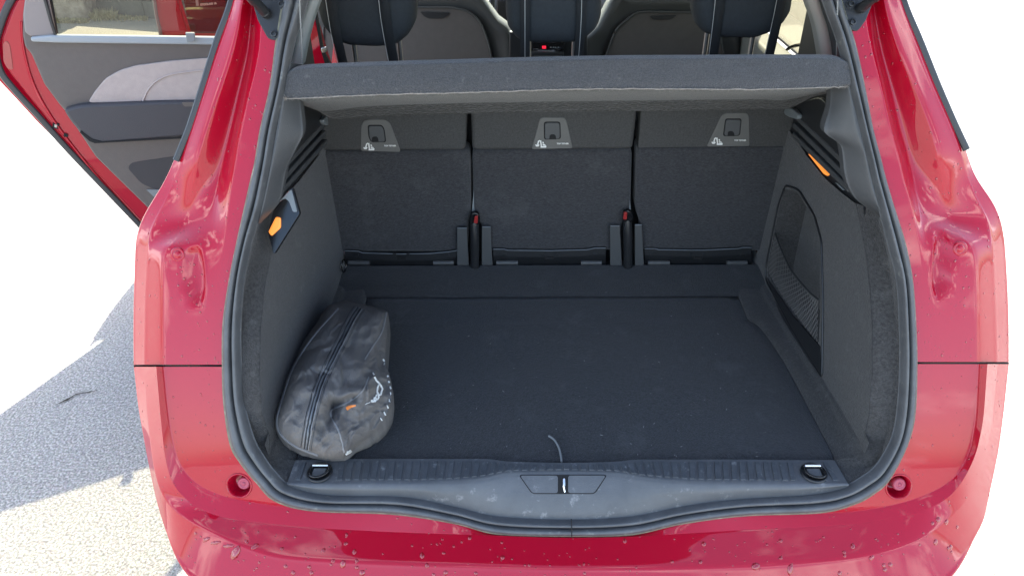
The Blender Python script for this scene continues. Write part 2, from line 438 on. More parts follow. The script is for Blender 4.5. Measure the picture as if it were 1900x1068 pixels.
# depth behind the opening plane, per row: flange, channel, ridge, gutter edge, outer edge
OFF = [(0,.0,.050,.010,.028,.045)]*5 + [(0,.0,.050,.014,.035,.05),(0,0,.046,.030,.045,.055),(0,0,.034,.045,.045,.06),(0,0,.018,.050,.045,.065),
       (0,0,.008,.012,.038,.07),(0,0,.003,.004,.034,.07),(0,0,.0,.002,.034,.07),(0,0,0,.002,.034,.07),(0,0,0,.002,.034,.07)]
SIL = {}; SEALO = {}
for side, rows, tab, sgn in (('L', LROWS, LT, -1), ('R', RROWS, RT, 1)):
    G = []
    for y, r, o in zip(rows, tab, OFF):
        pts = [bp(x, y, Yo(off)) for x, off in zip(r, o)]
        # crisp creases: twin knots close together
        c0, c1, c2, c3, c4, c5 = pts
        row = [c0, c0.lerp(c1, .5), c1.lerp(c0, .06), c1.lerp(c2, .12), c2.lerp(c1, .15), c2.lerp(c3, .10), c3.lerp(c2, .05), c3.lerp(c4, .10), c4.lerp(c3, .18), c4, c4.lerp(c5, .2), c5.lerp(c4, .2), c5,
               c5 + Vector((sgn*.004, .03, 0)), c5 + Vector((sgn*.004, .12, 0))]
        G.append(row)
    SIL[side] = [r[-3].copy() for r in G]
    D = dense(G, 150, 113)
    # ease the panel along its length so the pressing runs true
    ker = [math.exp(-(k*k)/(2*4.5**2)) for k in range(-12, 13)]; S = []
    for i in range(150):
        h = min(12, i, 149-i); ws = ker[12-h:12+h+1]; tw = sum(ws)
        S.append([sum((D[i+k][j]*ker[k+12] for k in range(-h, h+1)), Vector())/tw for j in range(113)])
    D = S
    # the shallow vertical dimple pressed into the corner panel
    ex, ey, ew, eh = ((363, 512, 17, 58) if side == 'L' else (1747, 490, 16, 62))
    cpt = bp(ex, ey, Yo(.0)); up_ = (bp(ex + (0 if side == 'L' else -8), ey-eh, Yo(0))-cpt); rt = (bp(ex+ew, ey, Yo(0))-cpt)
    for r in D:
        for p in r:
            d = p-cpt; v = d.dot(up_)/up_.length_squared; u = d.dot(rt)/rt.length_squared
            q = (u*u + abs(v)**2.6)**.5
            if q < 1.25 and abs(d.y) < .08:
                w = 1/(1+math.exp((q-.86)*16)); p += Vector((0, .013*w, 0))
                p += Vector((0, -.0015*math.exp(-((q-1.08)/.12)**2), 0))
    o = link('quarter_panel', grid_bm(D), PAINT, car, keep=True)
    o['label'] = 'glossy red rear corner panel beside the %s edge of the opening' % ('left' if side == 'L' else 'right')
    if side == 'L': QL = o
    else: QR = o

# ---- bumper
A_ = [(415,680),(418,750),(430,822),(448,856),(478,893),(513,927),(584,945),(732,951),(842,968),(925,988),(1055,992),(1170,989),(1265,969),(1379,954),(1521,948),(1585,932),(1620,913),(1648,888),(1680,828),(1695,770),(1699,675)]
B_ = [(304,680),(311,750),(322,822),(335,860),(362,893),(414,919),(560,943),(732,953),(842,970),(925,990),(1055,994),(1170,991),(1265,971),(1379,956),(1545,951),(1663,934),(1740,906),(1777,877),(1803,820),(1811,760),(1815,675)]
C_ = [(290,680),(296,750),(304,830),(316,885),(345,925),(404,956),(560,976),(732,986),(842,990),(925,993),(1055,997),(1170,995),(1265,989),(1379,982),(1560,973),(1690,953),(1752,927),(1786,891),(1815,825),(1826,760),(1832,675)]
D_ = [(268,680),(272,750),(281,835),(292,893),(318,940),(400,989),(530,1033),(740,1045),(842,1048),(925,1050),(1055,1053),(1170,1053),(1265,1052),(1379,1049),(1568,1035),(1690,1006),(1765,957),(1800,915),(1832,830),(1843,760),(1851,675)]
E_ = [(248,680),(256,750),(268,820),(285,905),(308,985),(348,1066),(480,1150),(732,1190),(842,1196),(925,1198),(1055,1200),(1170,1198),(1265,1196),(1379,1190),(1620,1150),(1757,1078),(1806,1002),(1829,948),(1855,820),(1864,750),(1872,675)]
DO = [.034,.033,.028,.013,-.008,-.032,-.048,-.052,-.052,-.052,-.052]; DO += DO[-2::-1]
EO = [.07,.07,.068,.055,.02,-.04,-.075,-.085,-.088,-.09,-.09]; EO += EO[-2::-1]
G = []
for k in range(21):
    a = bp(*A_[k], Yo(0)); b = bp(*B_[k], Yo(.003 if 7 <= k <= 13 else .007)); c = bp(*C_[k], Yo(-.006)); d = bp(*D_[k], Yo(DO[k])); e = bp(*E_[k], Yo(EO[k]))
    w = min(1, max(0, (k-3)/3 if k <= 10 else (17-k)/3))      # 1 along the bottom, 0 up the sides
    sg = -1 if k < 10 else 1
    f1 = e + Vector((sg*.004*(1-w), .03*(1-w)+.0*w, -.03*w))
    f2 = e + Vector((sg*.004*(1-w), .12*(1-w)+.03*w, -.14*w))
    G.append([a, a.lerp(b, .5), b.lerp(a, .06), b, b.lerp(c, .25), c.lerp(b, .2), c.lerp(b, .04), c, c.lerp(d, .06), c.lerp(d, .5), d.lerp(c, .05), d.lerp(e, .015) , d.lerp(e, .07), d.lerp(e, .5), e.lerp(d, .12), e, f1, f2])
    if k == 0: gL = [p.copy() for p in G[-1]]
D = dense(G, 240, 120)
bm = grid_bm(D)
# round recessed stops: open the skin where each cup sits
CUPS = []
for (cx, cy, cr) in ((444, 900, 21), (1667, 902, 22)):
    c = bp(cx, cy, Yo(.002)); e = bp(cx+cr, cy, Yo(.002)); rad = (e-c).length
    CUPS.append((c, rad))
    for it in range(2):
        es = {e_ for f in bm.faces if (f.calc_center_median()-c).length < rad*1.5 for e_ in f.edges}
        bmesh.ops.subdivide_edges(bm, edges=list(es), cuts=1, use_grid_fill=True)
    dl = [f for f in bm.faces if (f.calc_center_median()-c).length < rad*1.0]
    bmesh.ops.delete(bm, geom=dl, context='FACES')
BUMP = link('bumper', bm, PAINT, car, keep=True)
BUMP['label'] = 'wet red rear bumper wrapping under the opening'
NO = Vector((0, -1, .47)).normalized()       # outward normal of the opening plane
for c, rad in CUPS:
    prof = [(rad*1.14, -.001), (rad*1.16, .0018), (rad*1.08, .003), (rad*1.0, .0015), (rad*.95, -.003), (rad*.88, -.024), (rad*.5, -.026), (rad*.02, -.0262)]
    cup = link('stop_cup', lathe_bm(prof, c, NO, 40, cap0=False), PAINT, car, keep=True)
    ins = link('stop_plug', lathe_bm([(rad*.56, -.026), (rad*.55, -.010), (rad*.50, -.007), (rad*.34, -.0065), (rad*.30, -.008), (rad*.16, -.008), (rad*.14, -.0065), (rad*.01, -.0062)], c + Vector((.006, 0, .001)), NO, 32), mat('pink_dusty_plastic', (.42, .07, .11), rough=.45, bump=.1, bscale=300) if 'pink_dusty_plastic' not in MATS else MATS['pink_dusty_plastic'], cup, keep=True)
for (x, y, s) in ((330, 472, 'L'), (1781, 461, 'R')):
    c = bp(x, y, Yo(.004)); rad = .0085
    link('stop_button', lathe_bm([(rad*1.6, 0), (rad*1.6, .0015), (rad*1.2, .0025), (rad*.95, .0005), (rad*.8, .0035), (rad*.3, .0045), (rad*.02, .0045)], c, NO, 28), PAINT, car, keep=True)
# the dark joint between quarter panel and bumper
for t in ((248, 306, 676, 678), (306, 415, 678, 679), (1699, 1815, 674, 673), (1815, 1872, 673, 671)):
    row = [bp(t[0]+(t[1]-t[0])*i/12, t[2]+(t[3]-t[2])*i/12, Yo(.030 if (t[0] < 300 or t[1] > 1820) else .004)) for i in range(13)]
    if t[0] < 300: row = [bp(248+(58)*i/12, 677, Yo(.07-.066*min(1, i/11))) for i in range(13)]
    if t[1] > 1830: row = [bp(1815+57*i/12, 673, Yo(.005+.065*max(0, (i-1)/11))) for i in range(13)]
    link('panel_gap', tube_bm([p + NO*-.0012 for p in row], .0014, 6), DARK, car)
    link('gap_backing', tube_bm([p + NO*-.012 + Vector((0, .004, 0)) for p in row], .010, 8), DARK, car)

# ---- weather seal round the opening
SO = [(545,-95),(527,0),(514,80),(503,160),(485,240),(475,300),(466,340),(457,380),(441,450),(427,520),(416,600)] + A_[0:1] + A_[1:-1] + [(1699,680),(1697,600),(1691,520),(1679,458),(1665,410),(1654,375),(1641,330),(1631,290),(1618,240),(1602,160),(1584,80),(1559,0),(1537,-95)]
SI = [(590,-95),(571,0),(546,80),(531,158),(513,240),(503,300),(495,345),(485,390),(466,450),(452,520),(446,600),(447,680),(453,750),(470,812),(488,846),(512,878),(540,901),(610,917),(742,919),(842,938),(925,957),(1055,963),(1170,957),(1265,938),(1372,924),(1505,916),(1560,906),(1600,885),(1628,862),(1655,815),(1666,760),(1671,680),(1670,600),(1665,520),(1650,458),(1638,410),(1629,375),(1617,330),(1608,290),(1596,240),(1576,160),(1555,80),(1527,0),(1500,-95)]
assert len(SO) == len(SI), (len(SO), len(SI))
so = [bp(x, y, Yo(0)) for x, y in SO]; si = [bp(x, y, Yo(.004)) for x, y in SI]
def Ysurf(x, z, off=0): return Vector((x, -.03+.47*(z-.535)+off, z))
def top_arc(a, b, n=9, rise=.10):
    out = []
    for i in range(1, n):
        t = i/n; x = a.x + (b.x-a.x)*(.5-.5*math.cos(math.pi*t)); z = max(a.z, b.z) + rise*math.sin(math.pi*t)**.55
        out.append(Ysurf(x, z))
    return out
so_l = so + top_arc(so[-1], so[0], rise=.13); si_l = si + top_arc(si[-1], si[0], rise=.085)
NS = 420
def loop_resample(p, n):
    q = catmull(p + [p[0]], n+1); return q[:-1]
so_d = loop_resample(so_l, NS); si_d = loop_resample(si_l, NS)
def band(s0, s1, prof):
    rows = []
    for a, b in zip(so_d, si_d):
        t = (b-a)
        rows.append([a + t*(s0+(s1-s0)*s) + NO*h for s, h in prof])
    return grid_bm(rows, closed=True)
def smoothprof(pr, n=40):
    q = pchip([Vector((a, b, 0)) for a, b in pr], n); return [(v.x, v.y) for v in q]
seal = link('door_seal', band(0, 1, smoothprof([(.02, -.004), (.03, .004), (.10, .009), (.24, .0125), (.36, .012), (.46, .006), (.49, .0005), (.53, .0005), (.57, .007), (.66, .013), (.76, .0135), (.86, .009), (.93, .001), (.96, -.004), (1.0, -.006)])), SEALM, car, keep=True)
seal['label'] = 'grey rubber weather seal running round the whole boot opening'
lip = link('seal_lip', band(-.10, .10, smoothprof([(0, -.003), (.05, .0015), (.4, .0035), (.75, .0055), (.92, .004), (1, -.002)], 14)), GRIME, seal, keep=True)
# the seal's butt joint low in the middle
jn = bp(1060, 962, Yo(-.012)); jo = bp(1061, 996, Yo(-.012))
link('seal_joint', tube_bm([jn, jn.lerp(jo, .5)+NO*.001, jo], .0011, 6), DARK, seal)

# ---- black hinge/strut brackets at the top of the channel, with bolts and gas struts
bl = plate('strut_bracket', [(468,-30),(471,15),(478,38),(497,72),(512,76),(520,30),(530,-30)], Yo(-.003), .006, BLKP, car, bevel=.0015, r=5)
br = plate('strut_bracket', [(1560,-30),(1563,0),(1573,40),(1580,57),(1592,58),(1607,38),(1620,5),(1624,-30)], Yo(-.003), .006, BLKP, car, bevel=.0015, r=5)
for par, pts in ((bl, ((523, 9), (509, 64))), (br, ((1578, 8), (1581, 42)))):
    for x, y in pts:
        c = bp(x, y, Yo(-.003)); bolt = link('bolt', lathe_bm([(.0085, 0), (.0085, .0018), (.0055, .002), (.0055, .0065), (.0035, .007), (.0034, .004), (.001, .004)], c, NO, 18), BLKP, par)
for par, (x0, y0), (x1, y1), oo in ((bl, (492, 24), (446, -30), .0), (br, (1600, 14), (1650, -30), .0)):
    a = bp(x0, y0, Yo(-.012)); b = a + ((bp(x1, y1, Yo(-.10)) - a).normalized())*.60
    st = link('gas_strut', tube_bm([a, a.lerp(b, .06), a.lerp(b, .061), a.lerp(b, .5), a.lerp(b, .501), b], [.009, .0085, .0105, .0105, .005, .005], 14), BLKP, car)
    link('strut_end', lathe_bm([(.002, -.010), (.008, -.008), (.010, -.002), (.008, .006), (.003, .008)], a, NO, 16), BLKP, st)

# ---- sill trim
KX0 = [(548,853),(600,852),(680,851),(760,851),(840,851),(900,851),(950,856),(1050,858),(1140,856),(1190,852),(1290,852),(1370,852),(1460,853),(1548,853)]
KX1 = [(534,893),(596,894),(676,893),(756,893),(836,891),(895,886),(945,876),(1050,874),(1145,876),(1200,885),(1292,892),(1374,893),(1468,894),(1572,894)]
KX3 = [(534,899),(596,917),(676,922),(756,924),(836,940),(895,955),(945,962),(1050,966),(1145,962),(1205,955),(1290,936),(1374,926),(1468,921),(1574,902)]
G = []
for a, b, c in zip(KX0, KX1, KX3):
    p0 = bp(*a, Z(.632)); p1 = bp(*b, Z(.630)); p3 = bp(*c, Yo(.004))
    pb = p0 + Vector((0, .004, -.03))
    p2 = p1.lerp(p3, .45) + NO*.006
    G.append([pb, p0 + Vector((0, .002, -.003)), p0, p0.lerp(p1, .5), p1.lerp(p0, .06), p1.lerp(p3, .08)+NO*.003, p2, p3.lerp(p1, .10), p3 + Vector((0, 0, -.012))])
SILL = link('sill_trim', grid_bm(dense(G, 160, 70)), SILLM, car, keep=True)
SILL['label'] = 'grey scuffed plastic loading sill'
SB = bvh_of(SILL)
# ribs pressed on the sill strip, each its own piece
def sill_top(x):   # px y of strip's far and near edge at px x on the near edge
    for (a, b), (c, d) in zip(zip(KX1, KX1[1:]), zip(KX0, KX0[1:])):
        if a[0] <= x <= b[0]:
            t = (x-a[0])/(b[0]-a[0]); return (a[1]+(b[1]-a[1])*t, c[0]+(d[0]-c[0])*t, c[1]+(d[1]-c[1])*t)
x = 547.0; pitch = 15.6
while x < 1562:
    lo = sill_top(x+1); hi = sill_top(x+pitch-4)
    if lo and hi and not (567 < x+6 < 620) and not (1478 < x+6 < 1540):
        n1, fx, fy = lo; n2, gx_, gy = hi
        q = [(x, n1-3), (x+pitch-5.5, n2-3), (gx_, gy+5), (fx, fy+5)]
        pts = [hit(SB, *p)[0] for p in q]
        if all(pts):
            pts = [p + Vector((0, 0, .0022)) for p in pts]
            link('rib', prism_bm(pts, (0, 0, 1), .004), RIBM, SILL, smooth=False, bevel=.0008)
    x += pitch
# lashing rings in the sill: a dished cup and a folding ring
def lash(cx, cy, mir):
    c = bp(cx, cy, Z(.633)); cupo = link('lashing_cup', lathe_bm([(.026, .0), (.0255, .0028), (.0225, .003), (.020, -.001), (.012, -.0016), (.001, -.0018)], c, (0, 0, 1), 30, cap0=False), BLKP, SILL, keep=True)
    pts = []
    for k in range(28):
        a = k/28*2*math.pi; x_, y_ = math.cos(a)*.0195, math.sin(a)*.0185
        if y_ > .008: y_ = .0115
        pts.append(c + Vector((x_ + mir*.004*(y_/.0185), y_+.0005, .0065)))
    link('ring', tube_bm(pts, .0024, 8, closed=True), GLOSSB, cupo, keep=True)
    link('ring_pin', tube_bm([c+Vector((-.0155, .0125, .0075)), c+Vector((.0155, .0125, .0075))], .0032, 10), CHROME, cupo)
    link('ring_base', box_bm(c+Vector((-.013, -.011, .0015)), c+Vector((.013, .008, .0045))), SILLM, cupo, bevel=.001)
lash(593, 876, 1); lash(1510, 877, -1)
# latch cover with its slot and striker
def drape_plate(name, px, lift, m, parent, r=0, b=None, bevel=0):
    if r: px = rounded(px, r, 4)
    bm = bmesh.new(); drape_patch(b, px, lift, bm, thick=.004)
    bmesh.ops.recalc_face_normals(bm, faces=bm.faces)
    return link(name, bm, m, parent)
groove = drape_plate('latch_cover_groove', [(962,880),(1127,880),(1104,915.5),(987,915.5)], .0009, DARK, SILL, 7, SB)
drape_plate('latch_cover', [(965,881.8),(1035,881.8),(1035,913.6),(988,913.6)], .0021, SILLM, SILL, 5, SB)
drape_plate('latch_cover', [(1054,881.8),(1124,881.8),(1102,913.6),(1054,913.6)], .0021, SILLM, SILL, 5, SB)
drape_plate('latch_slot', [(1036,881),(1053,881),(1053,914.5),(1036,914.5)], .0016, DARK, SILL, 0, SB)
a, n_ = hit(SB, 1046, 886); b_, n_ = hit(SB, 1046.5, 909)
link('striker', tube_bm([a+NO*.001, a+NO*.006, a.lerp(b_, .5)+NO*.008, b_+NO*.006, b_+NO*.001], .0028, 10), CHROME, SILL)

# ---- boot floor
FL = [(1369,550),(1386,590),(1408,606),(1459,681),(1541,836),(1547,856)]
WL = [(1385,497),(1425,552),(1451,586),(1524,698),(1585,800),(1604,842)]
frp = [bp(x, y, Z(.622)) for x, y in FL]; wrp = [bp(x, y, X(.60)) for x, y in WL]
flp = [Vector((-p.x, p.y, p.z)) for p in frp]
fy1 = bp(1040, 551, Z(.622)).y
G = []
for i, p in enumerate(pchip(frp, 26)):
    l = Vector((-p.x, p.y, p.z)); G.append([l + (p-l)*(j/30) + Vector((0, 0, .0018*noise.noise(Vector((j*.21, i*.3, 0))))) for j in range(31)])
FLOOR = link('boot_floor', grid_bm(G), CARPF, car, solid=-.01)
FLOOR['label'] = 'dark blue-grey carpeted boot floor panel'
# back strip of the floor in front of the seats: a shallow step, and the underlay around the panel
yb = bp(1040, 494, Z(.640)).y
G = []
for j in range(33):
    x_ = -.60 + 1.2*j/32
    G.append([Vector((x_, fy1-.03, .606)), Vector((x_, fy1+.002, .617)), Vector((x_, fy1+.006, .6225)), Vector((x_, fy1+.03, .626)), Vector((x_, (fy1+yb)/2, .636)), Vector((x_, yb, .642)), Vector((x_, yb+.010, .636)), Vector((x_, yb+.012, .60)), Vector((x_, yb+.20, .60))])
FB = link('floor_back_strip', grid_bm(dense(G, 40, 30)), CARPF, car)
link('floor_underlay', box_bm((-.62, .05, .58), (.62, fy1+.12, .612)), CARPF, car)
# sloping ledges where the side walls meet the floor
for sgn in (-1, 1):
    G = []
    for f, w in zip(frp, wrp):
        a = Vector((sgn*(f.x+.002), f.y, .6175)); c = Vector((sgn*w.x, w.y, max(.632, w.z)))
        G.append([a, a + Vector((0, 0, .005)), a.lerp(c, .25)+Vector((0, 0, .006)), a.lerp(c, .7)+Vector((0, 0, -.002)), c.lerp(a, .12), c, c+Vector((sgn*.002, 0, .03))])
    link('wall_ledge', grid_bm(dense(G, 40, 30)), CARPW, car)

# ---- carpeted side walls
def wall(side):
    sgn = 1 if side == 'R' else -1
    Wl = [Vector((sgn*p.x, p.y, max(.630, p.z-.003))) for p in wrp]
    if side == 'R':
        far = [bp(x, y, X(.60)) for x, y in ((1392,478),(1398,455),(1425,392),(1450,337),(1478,278))]
        top = [bp(x, y, X(.60)) for x, y in ((1480,262),(1497,289),(1530,330),(1562,358))]
        col0 = [bp(x, y, Yo(.012)) for x, y in ((1634,397),(1652,470),(1664,530),(1670,600),(1670,680),(1665,760),(1650,822),(1620,868),(1590,890),(1572,897))]
        near_px = [(1588,378),(1606,470),(1614,540),(1618,610),(1618,690),(1612,770),(1600,822)]
        near = [bp(x, y, X(.60)) for x, y in near_px]
    else:
        far = [bp(x, y, X(-.60)) for x, y in ((650,497),(641,470),(620,419),(593,352),(574,285))]
        top = [bp(x, y, X(-.60)) for x, y in ((600,262),(590,290),(556,335),(540,352))]
        col0 = [bp(x, y, Yo(.012)) for x, y in ((480,412),(464,458),(452,520),(446,600),(447,680),(453,750),(471,814),(497,862),(520,884),(536,897))]
        near_px = [(524,372),(508,450),(492,530),(484,610),(482,690),(486,765),(500,806)]
        near = [bp(x, y, X(-.60)) for x, y in near_px]
    # flat wall panel on the plane x = +-.60
    Wn = Wl[:-1]
    loop = near + Wn[::-1][0:] + [Vector((sgn*.60, .855, .60)), Vector((sgn*.60, .855, 1.06))] + top
    return sgn, near, col0, Wl, loop, far, top
for side in ('L', 'R'):
    sgn, near, col0, Wl, loop, far, top = wall(side)
    loop2 = [(p.y, p.z) for p in loop]
    holes = []
    if side == 'R':
        pk = rounded([(1457,345),(1480,356),(1508,402),(1520,450),(1522,560),(1519,640),(1470,583),(1424,512),(1424,496),(1437,428),(1446,384)], 9, 4)
        hp = [bp(x, y, X(.60)) for x, y in pk]; holes = [hp]
        POCK = hp
    polys = [[Vector((p.y, p.z, 0)) for p in loop]] + [[Vector((p.y, p.z, 0)) for p in h] for h in holes]
    allp = loop + [p for h in holes for p in h]
    tris = tessellate_polygon(polys)
    bm = bmesh.new(); vs = [bm.verts.new((sgn*.60, p.y, p.z)) for p in allp]
    for t in tris:
        try: bm.faces.new([vs[i] for i in t])
        except ValueError: pass
    bmesh.ops.recalc_face_normals(bm, faces=bm.faces)
    # flange from the wall round to the seal
    nr = pchip(near + [Wl[-1] + Vector((0, -.0, 0)), Vector((sgn*.53, .075, .625)), Vector((sgn*.475, .062, .618))], 60)
    cc = pchip(col0, 60)
    G = []
    for a, b in zip(nr, cc):
        mid = a.lerp(b, .5) + Vector((sgn*.018, -.0, 0))
        G.append([a + Vector((0, .004, 0)), a.lerp(mid, .35), mid, mid.lerp(b, .6), b, b+Vector((sgn*.01, 0, 0))])
    grid_bm(dense(G, 60, 24), bm)
    wo_ = link('side_wall', bm, CARPW, car)
    wo_['label'] = 'charcoal carpeted %s side wall of the boot' % ('left' if side == 'L' else 'right')
    if side == 'L': WALL_L = wo_
    else: WALL_R = wo_
# net pocket in the right wall
n1 = Vector((1, 0, 0))
bm = bmesh.new(); ring = POCK + [POCK[0]]
cen = sum(POCK, Vector())/len(POCK)
grid_bm([[p, p + n1*.03 + (cen-p)*.02, p + n1*.065 + (cen-p)*.10, p + n1*.068 + (cen-p)*.5] for p in ring], bm)
bm.faces.new([bm.verts.new(p + n1*.068 + (cen-p)*.5) for p in POCK])
bmesh.ops.recalc_face_normals(bm, faces=bm.faces)
pocket = link('pocket_recess', bm, CARPW, WALL_R)
frame_px = rounded([(1457,343),(1482,352),(1511,400),(1524,448),(1527,560),(1525,700),(1470,612),(1421,520),(1421,494),(1434,428),(1444,380)], 8, 4)
link('pocket_frame', tube_bm([bp(x, y, X(.598)) for x, y in frame_px], .0026, 8, closed=True), BLKP, WALL_R)
# panel of smooth plastic under the net
plate('pocket_lower_panel', [(1423,515),(1470,585),(1520,642),(1523,697),(1500,668),(1447,582)], X(.597), .003, SILLM if False else BLKP, WALL_R)
# net: crossing cords, sagging into the boot
ntop = [(1438,433),(1452,462),(1470,497),(1490,523),(1508,545),(1519,556)]
nbot = [(1423,500),(1436,524),(1456,556),(1480,588),(1500,614),(1518,636)]
def netpt(u, v):
    def on(pl_, t):
        t *= len(pl_)-1; i = min(int(t), len(pl_)-2); t -= i
        return (pl_[i][0]*(1-t)+pl_[i+1][0]*t, pl_[i][1]*(1-t)+pl_[i+1][1]*t)
    a = on(ntop, u); b = on(nbot, u)
    p = bp(a[0]*(1-v)+b[0]*v, a[1]*(1-v)+b[1]*v, X(.600))
    return p + Vector((-.012*math.sin(math.pi*min(1, u*1.0))*math.sin(math.pi*(v*.8+.2)), 0, 0))
bm = bmesh.new(); NU, NV = 22, 12
for s in (1, -1):
    for k in range(-NV, NU+NV):
        pts = []
        for j in range(NV*2+1):
            v = j/(NV*2); u = (k + s*v*NV*.55)/NU
            if 0 <= u <= 1: pts.append(netpt(u, v))
        if len(pts) > 2: tube_bm(pts, .00075, 4, bm)
net = link('net', bm, mat('net_cord', (.13, .125, .12), rough=.8), WALL_R, smooth=True); net['label'] = 'black stretch net across the side pocket'
link('net_hem', tube_bm([netpt(i/24, 0) for i in range(25)], .003, 8, flat=((1, 0, 0), .5)), STRAP, net)

# ---- plastic D-pillar trim above the carpet, each side
for side in ('L', 'R'):
    if side == 'L':
        c0 = [(538,118),(527,172),(514,236),(503,300),(495,345),(485,390),(480,414)]; c1 = [(562,120),(556,170),(563,240),(549,277),(533,310),(519,372),(484,414)]
    else:
        c0 = [(1567,118),(1579,172),(1596,240),(1608,290),(1617,330),(1629,375),(1637,402)]; c1 = [(1540,118),(1540,190),(1528,240),(1560,272),(1567,325),(1582,362),(1630,402)]
    G = []
    for a, b in zip(c0, c1):
        p = bp(*a, Yo(.006)); q = bp(*b, Yo(.055)); G.append([p, p.lerp(q, .1)+NO*.004, p.lerp(q, .5)+NO*.004, q.lerp(p, .1), q, q+Vector((0, .02, 0))])
    pt = link('pillar_trim', grid_bm(dense(G, 50, 26)), TRIMG, car)
    # shelf support block, slats and pale tabs
    if side == 'L':
        blk = [(533,214),(566,186),(590,190),(612,206),(604,236),(566,266),(528,300),(520,290),(526,250)]; sx = -1
        slats = [((610,226),(538,306)), ((611,243),(531,334)), ((612,262),(523,362))]
        tab = [(600,224),(610,210),(623,213),(622,229),(606,233)]; bei = [(526,222),(536,180),(548,186),(547,200),(540,215)]
        deck = [(556,196),(612,206),(606,236),(540,318),(536,270)]
    else:
        blk = [(1460,196),(1520,180),(1548,205),(1578,250),(1560,292),(1530,262),(1502,246),(1478,222)]; sx = 1
        slats = [((1472,218),(1562,306)), ((1470,236),(1566,332)), ((1469,254),(1572,356))]
        tab = [(1455,198),(1468,200),(1480,212),(1479,222),(1464,218),(1454,212)]; bei = [(1540,176),(1566,164),(1573,205),(1562,202)]
        deck = [(1466,204),(1520,200),(1560,262),(1566,310),(1500,250)]
    # the support is a stepped wedge: wall of dark plastic on x = +-.585
    back = [Vector((sx*.605, .86, 1.0)), Vector((sx*.605, .86, 1.36)), Vector((sx*.605, .46, 1.30)), Vector((sx*.605, .33, 1.06))]
    link('support_back', prism_bm(back, (-sx, 0, 0), .004), BLKP, pt, smooth=False)
    plate('shelf_support', blk, X(sx*.590), .012, BLKP, pt, bevel=.003, r=6)
    for (fx_, fy_), (nx_, ny_) in slats:
        f = bp(fx_, fy_, X(sx*.588)); n2_ = bp(nx_, ny_, X(sx*.588))
        d = (n2_-f).normalized(); upn = Vector((sx, 0, 0)).cross(d).normalized(); upn = upn if upn.z > 0 else -upn
        pts = []
        for (o1, o2) in ((0, 0), (1, 0), (1, 1), (0, 1)):
            pts.append((f if o1 == 0 else n2_) + upn*(.012 if o2 else -.001))
        link('slat', prism_bm(pts, (-sx, 0, 0), .016), TRIMG, pt, smooth=False, bevel=.003)
    plate('hinge_tab', tab, X(sx*.578), .012, DIM, pt, bevel=.003, r=4)
    plate('beige_pillar_cover', bei, Yo(.070), .01, BEIGE, pt, bevel=.002, r=3)
# boot lamps
lp = plate('lamp_panel', [(508,389),(542,347),(556,396),(508,472),(497,432)], Yo(.085), .012, GLOSSB, car, bevel=.002, r=4)
plate('lamp_lens', [(498,430),(512,402),(521,404),(521,422),(504,438)], Yo(.083), .008, LAMPO, lp, bevel=.002, r=3, lift=.002)['label'] = 'lit orange lens on the left wall'
plate('hook_bezel', [(520,372),(541,351),(552,393),(544,393),(537,374),(530,368)], Yo(.083), .008, DIM, lp, bevel=.002, r=3, lift=.002)
rl = plate('lamp_lens', [(1500,286),(1504,286),(1536,323),(1534,326),(1528,322)], X(.592), .006, LAMPO, car, bevel=.001, lift=.001); rl['label'] = 'lit orange slit lamp on the right wall'
plate('vent_edge', [(1549,339),(1554,340),(1566,352),(1563,353)], X(.592), .005, DIM, car, bevel=.001)
# tie-down loops at the back corners
for (x_, y_, sx) in ((636, 493, -1), (1382, 507, 1)):
    c = bp(x_, y_, X(sx*.590)); pts = [c + Vector((-sx*(.003+.004*math.cos(k/20*2*math.pi)), .011*math.cos(k/20*2*math.pi)+.004*math.sin(k/20*2*math.pi), .017*math.sin(k/20*2*math.pi))) for k in range(20)]
    link('tie_down_loop', tube_bm(pts, .0022, 8, closed=True), GLOSSB, car)

# ---- rear seats (three single seats)
def seat_block(name, label, low, up, parent):
    s = empty(name, (0, .85, .62), parent=parent); s['label'] = label
    return s
seats = []
SEATPX = [  # carpeted lower panel, fabric upper band
 ('left rear seat back', [(520,282),(862,280),(873,288),(874,395),(870,410),(868,424),(868,468),(560,468)], [(520,155),(865,155),(866,215),(864,279),(520,281)]),
 ('middle rear seat back', [(876,280),(1173,278),(1170,390),(1160,402),(1152,424),(1150,465),(896,467),(895,424),(888,408),(878,392)], [(872,155),(1183,155),(1181,215),(1174,277),(876,279)]),
 ('right rear seat back', [(1182,278),(1191,275),(1520,272),(1480,466),(1190,464),(1190,424),(1184,404),(1179,390)], [(1191,155),(1540,155),(1520,271),(1190,274),(1184,276),(1189,215)])]
for i, (lab, lowp, upp) in enumerate(SEATPX):
    s = seat_block('rear_seat', lab, None, None, car); seats.append(s)
    lo_ = plate('back_panel', lowp, SEAT(0), .07, CARPS, s, bevel=.010, r=10)
    upo = plate('upper_band', upp, SEAT(-.004), .075, SEATF, s, bevel=.010, r=9)
def seatb_plane(off=0): return SEAT(off)
